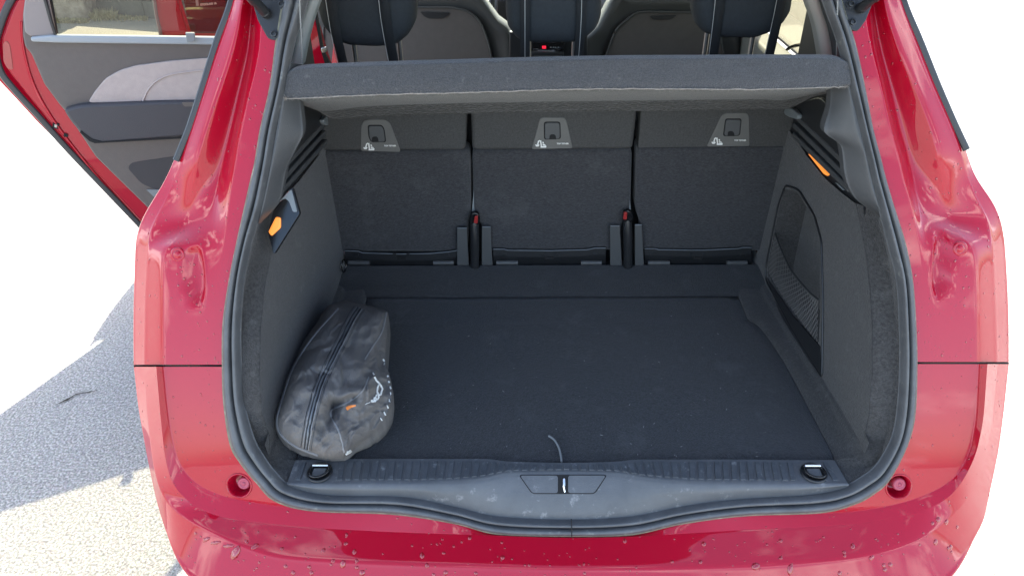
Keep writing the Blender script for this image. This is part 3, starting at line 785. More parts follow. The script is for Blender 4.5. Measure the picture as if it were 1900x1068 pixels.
# release plates, handles, icon and lettering
LATS = [
 (0, [(669,280),(669,236),(674,224),(690,221),(715,222),(724,229),(744,282)], [(684,233),(708,233),(712,240),(715,262),(690,262),(686,254)], (683,272), (713,270), (696,256)),
 (1, [(986,277),(1001,222),(1006,218),(1046,218),(1051,222),(1063,275)], [(1011,227),(1038,227),(1039,256),(1011,257)], (1002,267), (1033,266), (1025,252)),
 (2, [(1311,272),(1339,214),(1347,210),(1386,209),(1390,216),(1391,271)], [(1347,221),(1374,221),(1371,250),(1343,251)], (1329,262), (1362,260), (1355,246))]
for i, pl_, hd, ic, tx, nt_ in LATS:
    s = seats[i]
    lp_ = plate('release_plate', pl_, SEAT(-.0045), .006, LATP, s, bevel=.0015, r=5, lift=.0015)
    cx = sum(p[0] for p in hd)/len(hd); cy = sum(p[1] for p in hd)/len(hd)
    big = [(cx+(x-cx)*1.13, cy+(y-cy)*1.10) for x, y in hd]
    plate('handle_gap', big, SEAT(-.0050), .004, DARK, s, r=5, lift=.0022)
    plate('release_handle', hd, SEAT(-.0050), .005, LATH, s, bevel=.0012, r=5, lift=.0045)
    plate('handle_notch', [(nt_[0]-6, nt_[1]+5), (nt_[0]-5, nt_[1]-2), (nt_[0]-2, nt_[1]-4), (nt_[0]+3, nt_[1]-4), (nt_[0]+6, nt_[1]-1), (nt_[0]+7, nt_[1]+5)], SEAT(-.0052), .003, DARK, s, lift=.0056)
    # child-seat anchor symbol, as raised print
    bm = bmesh.new(); n_ = Vector((0, -1, -.08)).normalized()
    def pr(pts): prism_bm([bp(ic[0]+a, ic[1]+b, SEAT(-.0065)) + n_*.0003 for a, b in pts], n_, .0009, bm)
    pr([(0,-6),(2.2,-6.5),(3.4,4),(1.4,5)]); pr([(4.2,-3.5),(6.5,-3.5),(7.5,-.5),(5,-.5)]); pr([(4.6,.6),(9,.8),(10.5,2.6),(5,3)]); pr([(1,5),(11,3),(12,5),(11,7),(1,7)])
    pr([(-4,-5),(-1,-7),(1,-5),(-2,-4),(-3,1),(-5,1)]); pr([(-9,2),(-7,1),(-5,3),(-3,1),(-1,2),(-3,5),(-7,5)]); pr([(-5.3,-1),(-4,-1),(-4,5),(-5.3,5)])
    link('anchor_symbol', bm, WHITE, s, smooth=False)
    p0 = bp(tx[0], tx[1]+1.5, SEAT(-.0068)); p1 = bp(tx[0]+24, tx[1]+1.3, SEAT(-.0068))
    to = text_mesh('TOP TETHER', (p1-p0).length/6.3, .0002, .00018)
    to.parent = s; to.location = p0 - (LOC[car.name] + (LOC[s.name]-LOC[car.name])) + Vector((0, -.0012, 0)); to.rotation_euler = (R(90+4.6), 0, 0)
# lower metal/plastic rail of each seat with fixings
for i, (x0, x1, ya, yb_) in enumerate([(645, 850, 468, 465), (913, 1125, 463, 461), (1195, 1392, 460, 459)]):
    s = seats[i]
    if i == 0: e = [(640,465),(666,466),(672,469),(740,471),(800,470),(832,467),(850,464)]
    if i == 1: e = [(915,462),(935,462),(942,464),(1020,465),(1090,463),(1104,460),(1124,460)]
    if i == 2: e = [(1196,461),(1215,461),(1222,463),(1300,464),(1370,461),(1378,459),(1394,459)]
    pts = e + [(e[-1][0], 494), (e[0][0], 496)]
    G = []
    for k in range(24):
        t = k/23; x_ = e[0][0]+(e[-1][0]-e[0][0])*t; y_ = 463
        for a, b in zip(e, e[1:]):
            if a[0] <= x_ <= b[0]: y_ = a[1]+(b[1]-a[1])*(x_-a[0])/(b[0]-a[0])
        a = bp(x_, y_, SEAT(-.008)); b = bp(x_, y_+12, SEAT(-.010)); c = bp(x_, y_+19, SEAT(-.004)); d = bp(x_, 500, SEAT(.01))
        G.append([a+Vector((0, .012, .001)), a+Vector((0, .002, .001)), a, a.lerp(b, .6), b, b.lerp(c, .5), c, d])
    rl_ = link('lower_rail', grid_bm(dense(G, 48, 24)), BLKP, s)
    link('rail_edge', tube_bm([bp(a, b, SEAT(-.0095)) for a, b in e], .0011, 6), mat('pale_edge', (.17, .19, .21), rough=.5) if 'pale_edge' not in MATS else MATS['pale_edge'], s)  # paler line along the top of the rail
    mx_ = (e[0][0]+e[-1][0])/2
    for q, w in ((-13, 3), (12, 3), (-84, 4), (84, 4)):
        if e[0][0] < mx_+q < e[-1][0]: plate('rail_clip', [(mx_+q-w, 470), (mx_+q+w, 470), (mx_+q+w, 475), (mx_+q-w, 475)], SEAT(-.0115), .003, BLKP, s, bevel=.0008)
    plate('rail_slot', [(mx_-8, 476.5), (mx_+8, 476.5), (mx_+8, 481.5), (mx_-8, 481.5)], SEAT(-.0125), .003, DARK, s)
    # torsion tube seen below the rail
    for xa, xb in ((e[0][0]+6, e[0][0]+46), (e[-1][0]-46, e[-1][0]-8)):
        link('seat_tube', tube_bm([bp(xa, 487, SEAT(-.008)), bp(xb, 487, SEAT(-.008))], .007, 12), TRIMG, s)
# side brackets beside the belts, belts, buckles
for (bx, ty, dx, s, red) in ((880, 403, 0, seats[0], (883, 407)), (1164, 399, 0, seats[1], (1160, 400))):
    for x0, x1, yt in ((bx-32, bx-14, ty+20), (bx+14, bx+(30 if bx < 1000 else 27), ty+18)):
        plate('belt_bracket', [(x0, yt), (x1, yt), (x1+4, 492), (x0, 492)], SEAT(-.018), .006, LATH, s, bevel=.0012)
        link('bracket_edge', tube_bm([bp(x0+1, yt, SEAT(-.019)), bp(x1, yt, SEAT(-.019))], .0011, 6), MATS['pale_edge'] if 'pale_edge' in MATS else STEEL, s)
    pts = [bp(bx + d, y_, SEAT(o)) for d, y_, o in ((0, ty-62, .015), (0, ty-30, .01), (1, ty-8, .0), (0, ty+8, -.012), (1, ty+40, -.022), (1, 494, -.022))]
    link('buckle_sleeve', tube_bm(catmull(pts[2:], 16), [.008, .010, .0115, .012]+[.0125]*12, 14), BLKP, s)
    plate('belt_strap', [(bx-1, ty-50), (bx+2, ty-50), (bx+7, ty-6), (bx-5, ty-6)], SEAT(.004), .003, DIM, s)
    plate('buckle', [(bx-9, ty+4), (bx-7, ty-5), (bx+1, ty-9), (bx+9, ty-5), (bx+11, ty+6), (bx+9, ty+14), (bx-8, ty+14)], SEAT(-.024), .014, GLOSSB, s, bevel=.003, r=3)
    plate('buckle_button', [(red[0]-4, red[1]+7), (red[0]-2, red[1]-6), (red[0]+4, red[1]-6), (red[0]+3, red[1]+8)], SEAT(-.032), .006, REDP, s, bevel=.001, r=2)
    link('buckle_glint', tube_bm([bp(bx+(2 if bx < 1000 else -3), ty+16, SEAT(-.042)), bp(bx+(5 if bx < 1000 else -6), ty+30, SEAT(-.041))], .0014, 6), CHROME, s)
# dark space under and between the seats
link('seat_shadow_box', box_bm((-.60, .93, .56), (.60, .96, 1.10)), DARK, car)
link('cabin_floor', box_bm((-.80, .90, .30), (.80, 3.4, .36)), CARPF, car)

# head restraints: full widths, thick, with a strap either side of the pad
HR = [(0, [(589,-60),(589,20),(598,48),(617,72),(645,84),(700,87),(735,84),(757,66),(769,45),(771,15),(768,-60)], [((606,-60),(624,60),(638,124)), ((709,-60),(716,30),(732,122))]),
      (1, [(938,-60),(938,20),(942,50),(960,74),(985,79),(1068,79),(1090,70),(1108,52),(1116,30),(1118,-60)], [((974,-60),(974,40),(974,120)), ((1080,-60),(1078,40),(1072,120))]),
      (2, [(1290,-60),(1288,20),(1294,48),(1306,62),(1335,70),(1398,71),(1430,60),(1455,42),(1470,18),(1477,-60)], [((1341,-60),(1334,20),(1322,116)), ((1458,-60),(1448,10),(1424,116))])]
for i, outl, straps in HR:
    s = seats[i]
    g0 = Y(.74)
    pts = rounded(outl, 8, 3); P = [bp(x, y, g0) for x, y in pts]; top_z = max(p.z for p in P)
    P = [p if p.z < top_z-.002 else Vector((p.x, p.y, 1.50)) for p in P]
    c = sum(P, Vector())/len(P)
    bm = bmesh.new(); rows = []
    for sc_, dy in ((.0, -.030), (.45, -.029), (.8, -.024), (.93, -.012), (1.0, .01), (1.0, .05), (.93, .072), (.75, .082), (0, .085)):
        rows.append([c + (p-c)*sc_ + Vector((0, dy, 0)) for p in P+[P[0]]])
    grid_bm(rows, bm); bmesh.ops.remove_doubles(bm, verts=bm.verts, dist=1e-5); bmesh.ops.recalc_face_normals(bm, faces=bm.faces)
    hr = link('head_restraint', bm, HEADF, s, keep=True)
    for st in straps:
        q = [bp(x, y, Y(yy)) for (x, y), yy in zip(st, (.706, .704, .73))]
        if q[0].z > 1.5: q[0].z = 1.5
        link('support_strap', tube_bm(catmull(q, 10), .011, 8, flat=((0, 1, 0), .35)), STRAP, s)
        e_ = [p + Vector((-.0115 if i != 1 else .0, -.004, 0)) for p in catmull(q, 10)]
        link('strap_highlight', tube_bm(e_, .0008, 5), STRAPHL, s)  # thin pale line that paints a highlight along the strap
    link('restraint_post', tube_bm([Vector((c.x-.055, .80, 1.20)), Vector((c.x-.055, .80, 1.36))], .006, 8), STEEL, s)
    link('restraint_post', tube_bm([Vector((c.x+.055, .80, 1.20)), Vector((c.x+.055, .80, 1.36))], .006, 8), STEEL, s)

# ---- front seats
def front_seat(lab, outer, inner, recess, yd):
    s = empty('front_seat', (0, yd, .36), parent=car); s['label'] = lab
    P = [bp(x, y, Y(yd)) for x, y in outer]; c = sum(P, Vector())/len(P)
    bm = bmesh.new(); rows = []
    for sc_, dy in ((.86, .0), (.93, -.012), (.98, .0), (1.0, .03), (1.0, .09), (.95, .12), (0, .13)):
        rows.append([c + (p-c)*sc_ + Vector((0, dy, 0)) for p in P+[P[0]]])
    rows.insert(0, [c + Vector((0, .004, 0)) for p in P+[P[0]]])
    grid_bm(rows, bm); bmesh.ops.remove_doubles(bm, verts=bm.verts, dist=1e-5); bmesh.ops.recalc_face_normals(bm, faces=bm.faces)
    link('seat_bolster', bm, FBOL, s, keep=True)
    plate('seat_back_panel', inner, Y(yd-.02), .02, FSEAT, s, bevel=.006, r=14)
    ln = [bp(x, y, Y(yd-.024)) for x, y in rounded(inner, 14)]
    link('panel_piping', tube_bm(ln, .0045, 6, closed=True), FBOL, s)
    plate('grab_recess', recess, Y(yd-.026), .004, BLKP, s, r=3, lift=.001, bevel=.0015)
    link('seat_cushion', box_bm((c.x-.25, yd+.08, .42), (c.x+.25, yd+.55, .62)), FBOL, s, bevel=.05)
    link('front_head_restraint', box_bm((c.x-.13, yd+.02, 1.22), (c.x+.13, yd+.12, 1.42)), FBOL, s, bevel=.04)
front_seat('left front seat back with a curved shoulder', [(560,-20),(600,-35),(860,-35),(897,0),(925,38),(944,52),(952,72),(954,110),(955,190),(956,420),(560,420)],
           [(600,40),(690,27),(745,14),(840,14),(872,22),(892,42),(906,80),(914,118),(920,400),(600,400)], [(779,22),(835,24),(829,31),(821,35),(796,35),(787,31)], 2.0)
front_seat('right front seat back with a curved shoulder', [(1146,-15),(1165,-5),(1290,-6),(1330,0),(1370,30),(1376,80),(1378,420),(1078,420),(1080,120),(1085,72),(1108,50),(1128,12)],
           [(1178,24),(1200,22),(1300,24),(1335,60),(1345,110),(1350,400),(1112,400),(1122,110),(1142,55)], [(1205,30),(1256,28),(1248,35),(1240,37),(1212,37)], 2.0)
# dashboard, console, steering wheel, blower panel
dash = link('dashboard', box_bm((-.78, 2.95, .62), (.78, 3.6, .97)), DIM, car, bevel=.05)
link('dash_fascia', box_bm((-.20, 2.90, .40), (.14, 2.96, .96)), BLKP, car, bevel=.01)
cons = link('centre_console', box_bm((-.20, 1.95, .36), (.19, 2.95, .80)), BLKP, car, bevel=.02)
plate('console_panel', [(986,78),(1048,78),(1044,93),(1030,95),(986,95)], Y(1.90), .02, GLOSSB, car, bevel=.002)
pl2 = plate('console_chrome', [(988,92),(998,92),(1002,94),(1022,94),(1030,91),(1042,89),(1046,81),(1048,82),(1044,91),(1032,93.5),(1022,96),(1002,96),(998,94),(988,94)], Y(1.895), .006, CHROME, car)
plate('console_display', [(1006,86),(1013,86),(1013,90.5),(1006,90.5)], Y(1.895), .004, LCD, car)
for q in (1022, 1027, 1031, 1036): plate('console_button', [(q-1.5, 87.6), (q+1.5, 87.6), (q+1.5, 89), (q-1.5, 89)], Y(1.895), .004, DIM, car)
plate('console_gap_blocker', [(945,60),(1090,60),(1090,140),(945,140)], Y(1.93), .03, BLKP, car, bevel=.004)  # black panel added to cover the sunlit gaps beside the console
plate('console_box', [(985,97),(1046,97),(1048,140),(984,140)], Y(1.88), .04, BLKP, car, bevel=.004)
plate('console_box_lid', [(990,104),(1043,104),(1043,140),(990,140)], Y(1.875), .01, FBOL, car, bevel=.002)
sw = [Vector((-.40 + .19*math.cos(a), 2.62 + .06*math.sin(a), 1.02 + .18*math.sin(a))) for a in [k/36*2*math.pi for k in range(36)]]
swo = link('steering_wheel', tube_bm(sw, .015, 10, closed=True), BLKP, car)
link('wheel_hub', box_bm((-.47, 2.63, .93), (-.33, 2.68, 1.04)), BLKP, swo, bevel=.02)
link('wheel_spoke', box_bm((-.58, 2.62, .98), (-.22, 2.65, 1.01)), BLKP, swo, bevel=.005)

# ---- parcel shelf (a thing of its own, hung from two cords)
shelf = empty('parcel_shelf', (0, .5, 1.2), 'dark grey felt parcel shelf tilted up above the boot, with a frayed front edge', 'parcel shelf')
tl = [(532,150),(536,134),(560,127),(700,121),(900,115),(1050,111),(1200,109),(1400,108),(1540,108),(1572,116),(1586,134)]
bl_ = [(528,172),(530,180),(545,182),(700,175),(900,170),(1050,165),(1200,164),(1400,165),(1540,161),(1572,160),(1587,150)]
ul = [(545,186),(560,192),(600,206),(700,196),(900,190),(1050,188),(1200,186),(1400,184),(1450,186),(1520,172),(1572,163)]
ll = [(552,190),(580,198),(624,221),(700,216),(900,210),(1050,207),(1200,206),(1400,203),(1454,203),(1510,180),(1568,166)]
G = []
for i in range(11):
    e = abs(i-5)/5
    ya = .352 + .03*max(0, e-.8)/.2; a = bp(*tl[i], Y(ya)); b = bp(*bl_[i], Y(ya-.012)); u = bp(*ul[i], Y(.60)); l = bp(*ll[i], Y(.635))
    G.append([l + Vector((0, .02, .02)), l, l.lerp(u, .1), u.lerp(l, .1)+Vector((0, 0, .002)), u, u.lerp(b, .85), b+Vector((0, .012, .002)), b, b.lerp(a, .25)+Vector((0, -.004, 0)), b.lerp(a, .75)+Vector((0, -.003, 0)), a, a+Vector((0, .02, .001)), Vector((a.x*.99, .74, 1.185))])
D = dense(G, 120, 90)
for i, r in enumerate(D):
    for j, p in enumerate(r):
        nn = noise.noise(p*26)*.0022 + noise.noise(p*90)*.0009
        p += Vector((0, -nn, nn*.4))
bmA = grid_bm([r[46:] for r in D]); bmB = grid_bm([r[:47] for r in D])
link('shelf_top', bmA, SHELFT, shelf, keep=True)
link('shelf_underside', bmB, SHELFU, shelf, keep=True)
SHB = BVHTree.FromPolygons([p for r in D for p in r], [(i*90+j, i*90+j+1, (i+1)*90+j+1, (i+1)*90+j) for i in range(119) for j in range(89)])
bm = bmesh.new()
edge = [bp(x, y+1.0, Y(.338)) for x, y in bl_[1:10]]
ed = catmull(edge, 260); ed = [p + Vector((0, 0, .0014*noise.noise(Vector((i*.22, 0, 0))))) for i, p in enumerate(ed)]
tube_bm(ed, [.0011 + .0007*abs(noise.noise(Vector((i*.5, 3, 0)))) for i in range(260)], 5, bm)
for k in range(700):
    i = random.randrange(2, 258); p = ed[i]; d = Vector((random.gauss(0, 1), -random.random(), random.gauss(.1, .8))).normalized()*random.uniform(.002, .007)
    tube_bm([p, p+d*.6+Vector((0, 0, .0006)), p+d], .00018, 3, bm)
fz = link('frayed_seam', bm, FUZZ, shelf); fz['kind'] = 'stuff'
for k, (x0, y0, x1, y1) in enumerate(((561,118,552,-90), (1552,109,1556,-90))):
    a = bp(x0, y0, Y(.40)); b = bp(x1, y1, Y(.36))
    link('lift_cord', tube_bm([a, a.lerp(b, .5), b], .0013, 6), mat('cord_grey', (.22, .23, .23), rough=.6) if 'cord_grey' not in MATS else MATS['cord_grey'], shelf)

# ---- inner pillars seen above the shelf
plate('inner_pillar', [(571,0),(596,-4),(600,-30),(586,40),(566,100),(560,130),(534,130),(543,94),(552,50),(566,10),(575,-40),(600,-40)][:12], Y(.62), .02, GREYP, car, bevel=.006) if False else None
def strip(name, left, right, g, m, bulge=.01):
    G = []
    for a, b in zip(left, right):
        p, q = bp(*a, g), bp(*b, g); G.append([p+Vector((0, .03, 0)), p, p.lerp(q, .5)+Vector((0, -bulge, 0)), q, q+Vector((0, .03, 0))])
    return link(name, grid_bm(dense(G, 30, 16)), m, car, keep=True)
strip('inner_pillar', [(586,-95),(570,0),(552,50),(541,95),(533,130)], [(612,-95),(593,0),(583,28),(571,70),(559,130)], Y(.56), GREYP)['label'] = 'pale grey inner pillar at the left of the opening'
strip('inner_pillar', [(1478,-95),(1497,0),(1512,45),(1520,85),(1526,125)], [(1508,-95),(1523,0),(1541,60),(1548,100),(1549,125)], Y(.56), BEIGE)['label'] = 'beige inner pillar at the right of the opening'
strip('inner_liner', [(1508,-95),(1523,0),(1541,60),(1548,100),(1549,130)], [(1530,-95),(1536,0),(1560,80),(1572,110),(1574,130)], Y(.54), TRIMG)
strip('inner_liner', [(575,-95),(566,0),(546,50),(536,95),(528,130)], [(587,-95),(571,0),(553,50),(542,95),(534,130)], Y(.53), TRIMG)

# ---- sides of the car
def side_x(z): return .895 if z < 1.02 else .895 - (z-1.02)*.42
def side_plate(name, outline, sgn, m=PAINT, t=.012, off=0.0, lab=None):
    pts = []
    for y, z in outline: pts.append(Vector((sgn*(side_x(z)+off), y, z)))
    o = link(name, prism_bm(pts, (sgn, 0, 0), t), m, car, smooth=False)
    if lab: o['label'] = lab
    return o
def arch(yc, r=.36, n=14): return [(yc + r*math.cos(math.pi*k/n), .33 + r*math.sin(math.pi*k/n)) for k in range(n+1)]
for sgn in (-1, 1):
    a = SIL['L' if sgn < 0 else 'R']
    # rear quarter between the traced rear edge and the rear door opening
    edge = [(p.y+.115, p.z) for p in a if .80 < p.z < 1.02]
    ar = arch(.72)
    link('side_panel', prism_bm([Vector((sgn*.893, y, z)) for y, z in [(.26, .33), (.28, .78), (.34, .97), (1.14, 1.02), (1.14, .33)] + ar], (sgn, 0, 0), .012), PAINT, car, smooth=False)
    side_plate('side_panel', [(1.14, .22), (3.24, .22), (3.24, .36), (1.14, .36)], sgn)
    side_plate('front_wing', [(2.98, .36), (2.98, 1.0), (3.6, .96), (4.2, .84), (4.28, .40), (4.1, .30)] + arch(3.68), sgn)
    # pillars and roof rail
    for y0, y1 in ((2.03, 2.12),):
        link('b_pillar', prism_bm([Vector((sgn*side_x(z), y, z)) for y, z in ((y0, .34), (y1, .34), (y1, 1.02), (y1, 1.56), (y0, 1.56), (y0, 1.02))], (sgn, 0, 0), .05), PAINT, car, smooth=False)
    link('a_pillar', tube_bm([Vector((sgn*.83, 3.35, 1.0)), Vector((sgn*.72, 2.7, 1.40)), Vector((sgn*.66, 2.35, 1.56))], .035, 8), PAINT, car)
    link('roof_rail', tube_bm([Vector((sgn*.66, .62, 1.58)), Vector((sgn*.67, 1.4, 1.61)), Vector((sgn*.66, 2.4, 1.57))], .035, 8), PAINT, car)
    # quarter window behind the rear door, from the traced pillar edge forward
    top = [p for p in a if p.z > 1.05]
    G = []
    for p in a:
        if p.z > 1.03: G.append([p+Vector((0, .12, 0)), Vector((sgn*side_x(p.z)*.995, 1.0, p.z))])
    if len(G) > 2: link('quarter_window', grid_bm(G), TGLASS, car)
    # black window-edge rubber down the pillar
    rows = LROWS if sgn < 0 else RROWS; tab = LT if sgn < 0 else RT
    ed_ = []
    for y_, r_ in list(zip(rows, tab))[0:6]:
        ed_.append(bp((r_[4]+r_[5])/2 + sgn*2.5, min(y_, 298 if sgn < 0 else 278), Yo(.034)))
    link('window_rubber', tube_bm(pchip(ed_, 40), .0062, 8, flat=((0, 1, .3), .6)), mat('rubber_black', (.035, .037, .04), rough=.45) if 'rubber_black' not in MATS else MATS['rubber_black'], car)
    for yc in (.72, 3.68):
        w = empty('wheel', (sgn*.80, yc, .33), parent=car)
        # children are placed in world space relative to the wheel's empty
        prof = [(.20, -.10), (.30, -.105), (.325, -.08), (.33, 0), (.325, .08), (.30, .105), (.20, .10)]
        LOC[w.name] = Vector((sgn*.80, yc, .33))
        link('tyre', lathe_bm(prof, (sgn*.80, yc, .33), (1, 0, 0), 40), TYRE, w)
        link('rim', lathe_bm([(.02, .088*sgn), (.06, .09*sgn), (.19, .07*sgn), (.215, .10*sgn), (.215, -.08*sgn), (.02, -.08*sgn)], (sgn*.80, yc, .33), (1, 0, 0), 40), RIM, w)
# right side doors stay shut
for y0, y1, nm in ((1.15, 2.07, 'rear_door'), (2.075, 2.975, 'front_door')):
    d = side_plate(nm, [(y0, .365), (y1, .365), (y1, 1.0), (y0, 1.0)], 1, t=.035)
    G = [[Vector((side_x(z), y, z)) for z in (1.02, 1.3, 1.54)] for y in (y0+.05, (y0+y1)/2, y1-.03)]
    link('door_window', grid_bm(G), TGLASS, d)
    link('inner_door_trim', box_bm((.80, y0, .36), (.888, y1, 1.022)), mat('door_card', (.24, .25, .23), rough=.5, bump=.15, bscale=400) if 'door_card' not in MATS else MATS['door_card'], d, bevel=.015)
    link('window_seal', tube_bm([Vector((.889, y0+.02, 1.03)), Vector((.889, y1-.02, 1.03))], .005, 6), BLKP, d)
hd_ = [bp(x, y, X(.80)) for x, y in ((1459,93),(1470,87),(1482,84),(1494,84))]
link('pull_handle', tube_bm(catmull(hd_, 12), [.003]+[.006]*10+[.003], 8), GLOSSB, car)
# roof, tailgate, windscreen, bonnet, front end
G = []
for y, zc, hw in ((.58, 1.60, .60), (.9, 1.635, .64), (1.5, 1.66, .66), (2.1, 1.64, .66), (2.45, 1.585, .63)):
    G.append([Vector((hw*t, y + .05*(1-t*t)*(1 if y > 2.3 else (-1 if y < .6 else 0)), zc - .055*t*t)) for t in (-1, -.75, -.4, 0, .4, .75, 1)])
link('roof', grid_bm(dense(G, 24, 24)), PAINT, car, solid=.02)
G2 = [[p - Vector((0, 0, .04)) for p in r] for r in G]
link('headlining', grid_bm(dense(G2, 24, 24)), GREYP, car)
tg_ = empty('tailgate', (0, .58, 1.62), parent=car); tg_['label'] = 'raised tailgate above the opening'
G = []
for t, hw in ((0, .56), (.12, .60), (.35, .66), (.6, .70), (.85, .70), (1.0, .62)):
    yy = .55 - .92*t; zz = 1.62 + .42*t - .10*math.sin(math.pi*t)*-.3
    G.append([Vector((hw*s, yy, zz + .05*(1-s*s) + (.0))) for s in (-1, -.8, -.4, 0, .4, .8, 1)])
link('tailgate_skin', grid_bm(dense(G, 30, 24)), PAINT, tg_, solid=.04)
G3 = [[p + Vector((0, 0, -.052)) for p in r] for r in [[q*1 for q in rr] for rr in G]]
link('tailgate_lining', grid_bm(dense(G3, 30, 24)), BLKP, tg_, solid=.004)
G = [[Vector((s*.62, 2.45, 1.575-.03*s*s)) for s in (-1, -.5, 0, .5, 1)], [Vector((s*.70, 2.9, 1.30)) for s in (-1, -.5, 0, .5, 1)], [Vector((s*.78, 3.42+.08*(1-s*s), .99)) for s in (-1, -.5, 0, .5, 1)]]
link('windscreen', grid_bm(dense(G, 10, 10)), CGLASS, car)
G = [[Vector((s*.80, 3.40+.1*(1-s*s), .985)) for s in (-1, -.6, 0, .6, 1)], [Vector((s*.82, 3.9, .93)) for s in (-1, -.6, 0, .6, 1)], [Vector((s*.80, 4.25+.1*(1-s*s), .80)) for s in (-1, -.6, 0, .6, 1)], [Vector((s*.78, 4.36+.12*(1-s*s), .62)) for s in (-1, -.6, 0, .6, 1)], [Vector((s*.78, 4.36+.12*(1-s*s), .25)) for s in (-1, -.6, 0, .6, 1)]]
link('bonnet', grid_bm(dense(G, 20, 12)), PAINT, car, solid=.01)
link('underbody', box_bm((-.84, .12, .24), (.84, 4.2, .31)), DARK, car)
# inner quarter bodywork that closes the space between boot trim and side panels
for sgn in (-1, 1):
    link('inner_wing', box_bm((sgn*.74-.06, .30, .31), (sgn*.74+.06, 1.12, .60)) if False else box_bm((sgn*.685-.002, .24, .55), (sgn*.685+.002, 1.0, .92)), DARK, car, smooth=False)

# ---- left doors, both open
def door_plane(hinge, ang):
    d = Vector((-math.sin(ang), -math.cos(ang), 0))      # from the hinge to the trailing edge
    n = Vector((math.cos(ang), -math.sin(ang), 0))       # inner face normal, towards the camera
    return Vector(hinge), d, n
H1, d1, n1d = door_plane((-.87, 2.02, 0), R(70))
def DP(off=0): return PL(H1 + n1d*off, n1d)
ld = empty('rear_door', (-.87, 2.02, .3), parent=car); ld['label'] = 'open left rear door showing its grey trim'
def dplate(name, px, off, thick, m, r=0, bevel=0, par=None): return plate(name, px, DP(off), thick, m, par or ld, n=n1d, bevel=bevel, r=r)
# door shell with its window opening left free: lower body and frame bars
dplate('door_shell', [(-34,0),(-12,-30),(30,-60),(75,-60),(94,76),(360,80),(520,88),(520,300),(380,470),(268,425),(150,308),(70,228),(26,180),(-12,140),(-34,90)], -.02, .03, PAINT, bevel=.006)
dplate('door_jamb', [(6,118),(4,70),(22,20),(52,-40),(84,-40),(101,76),(380,79),(520,90),(520,290),(370,460),(262,412),(176,318),(108,246),(52,178)], .0, .02, PAINT, bevel=.006, r=6)
# pressed ribs and red recess of the jamb
for a in ([(62,40),(66,90),(82,150),(110,205),(150,262),(205,330),(262,392)],):
    link('jamb_bead', tube_bm(catmull([bp(x-22, y, DP(.002)) for x, y in a], 40), .0045, 8), PAINT, ld)
dplate('jamb_recess', [(6,80),(12,76),(18,84),(22,112),(24,130),(14,128),(6,112)], .003, .003, mat('inner_red', (.30, .004, .012), rough=.3, coat=1) if 'inner_red' not in MATS else MATS['inner_red'], r=4)
outer = [(70,-60),(21,0),(-4,62),(-8,95),(2,134),(28,168),(70,214),(126,277),(200,355),(262,420)]
link('door_weatherstrip', tube_bm(catmull([bp(x, y, DP(.004)) for x, y in outer], 60), .012, 8, flat=(n1d, .6)), MATS['rubber_black'], ld)
# trim
dplate('door_trim', [(51,-40),(82,-40),(103,62),(110,72),(400,76),(520,80),(520,290),(370,460),(274,386),(177,291),(122,208),(112,197),(82,157),(58,101),(46,87),(42,67),(42,28)], .035, .035, DOORT, bevel=.008, r=6)
dplate('window_pillar_cover', [(50,-40),(82,-40),(104,62),(92,68),(56,68),(46,60),(43,28)], .045, .012, mat('taupe_cover', (.24, .21, .20), rough=.6, bump=.15, bscale=400), bevel=.004, r=4)
dplate('window_ledge', [(56,70),(94,66),(400,70),(520,74),(520,88),(400,84),(100,80),(58,78)], .058, .03, mat('ledge_plastic', (.30, .33, .35), rough=.5, bump=.15, bscale=400), bevel=.006)
dplate('trim_insert', [(163,191),(176,170),(196,146),(222,131),(252,122),(320,113),(400,107),(520,100),(520,190),(360,189)], .043, .012, DOORI, bevel=.005, r=8)
link('insert_edge', tube_bm([bp(x, y, DP(.045)) for x, y in catmull([Vector(p).to_3d().to_2d() for p in ((265,188),(276,165),(296,147),(325,137),(380,130))], 20)], .003, 6), DOORI, ld)
arm = dplate('armrest', [(117,204),(150,195),(300,189),(420,187),(520,190),(520,240),(345,254),(190,267),(168,262),(148,246),(130,225)], .065, .04, DOORD, bevel=.012, r=9)
dplate('armrest_seam', [(176,266),(340,257),(420,252),(420,250),(340,254),(190,263),(170,258),(150,243),(148,246),(166,262)], .068, .004, DARK)
dplate('door_grip', [(337,190),(360,190),(358,198),(342,198)], .070, .005, DOORT, r=3)
dplate('door_pocket', [(237,312),(242,304),(252,301),(340,288),(420,282),(420,352),(288,352),(262,340)], .037, .004, mat('pocket_dark', (.045, .042, .045), rough=.7), r=7)
dplate('pocket_label', [(272,352),(300,352),(310,372),(292,372)], .040, .004, DIM)
dplate('window_clip', [(344,62),(361,62),(363,74),(358,79),(347,79)], .085, .02, DIM, bevel=.002, r=2)
dplate('lock_block', [(98,228),(110,230),(109,240),(96,238)], .006, .012, DARK, bevel=.001)
dplate('lock_claw', [(101,231),(106,232),(105,237),(101,236)], .010, .006, STEEL)
c = bp(122, 251, DP(.004)); link('lock_screw', lathe_bm([(.008, 0), (.008, .002), (.003, .003), (.001, .001)], c, n1d, 14), DARK, ld)
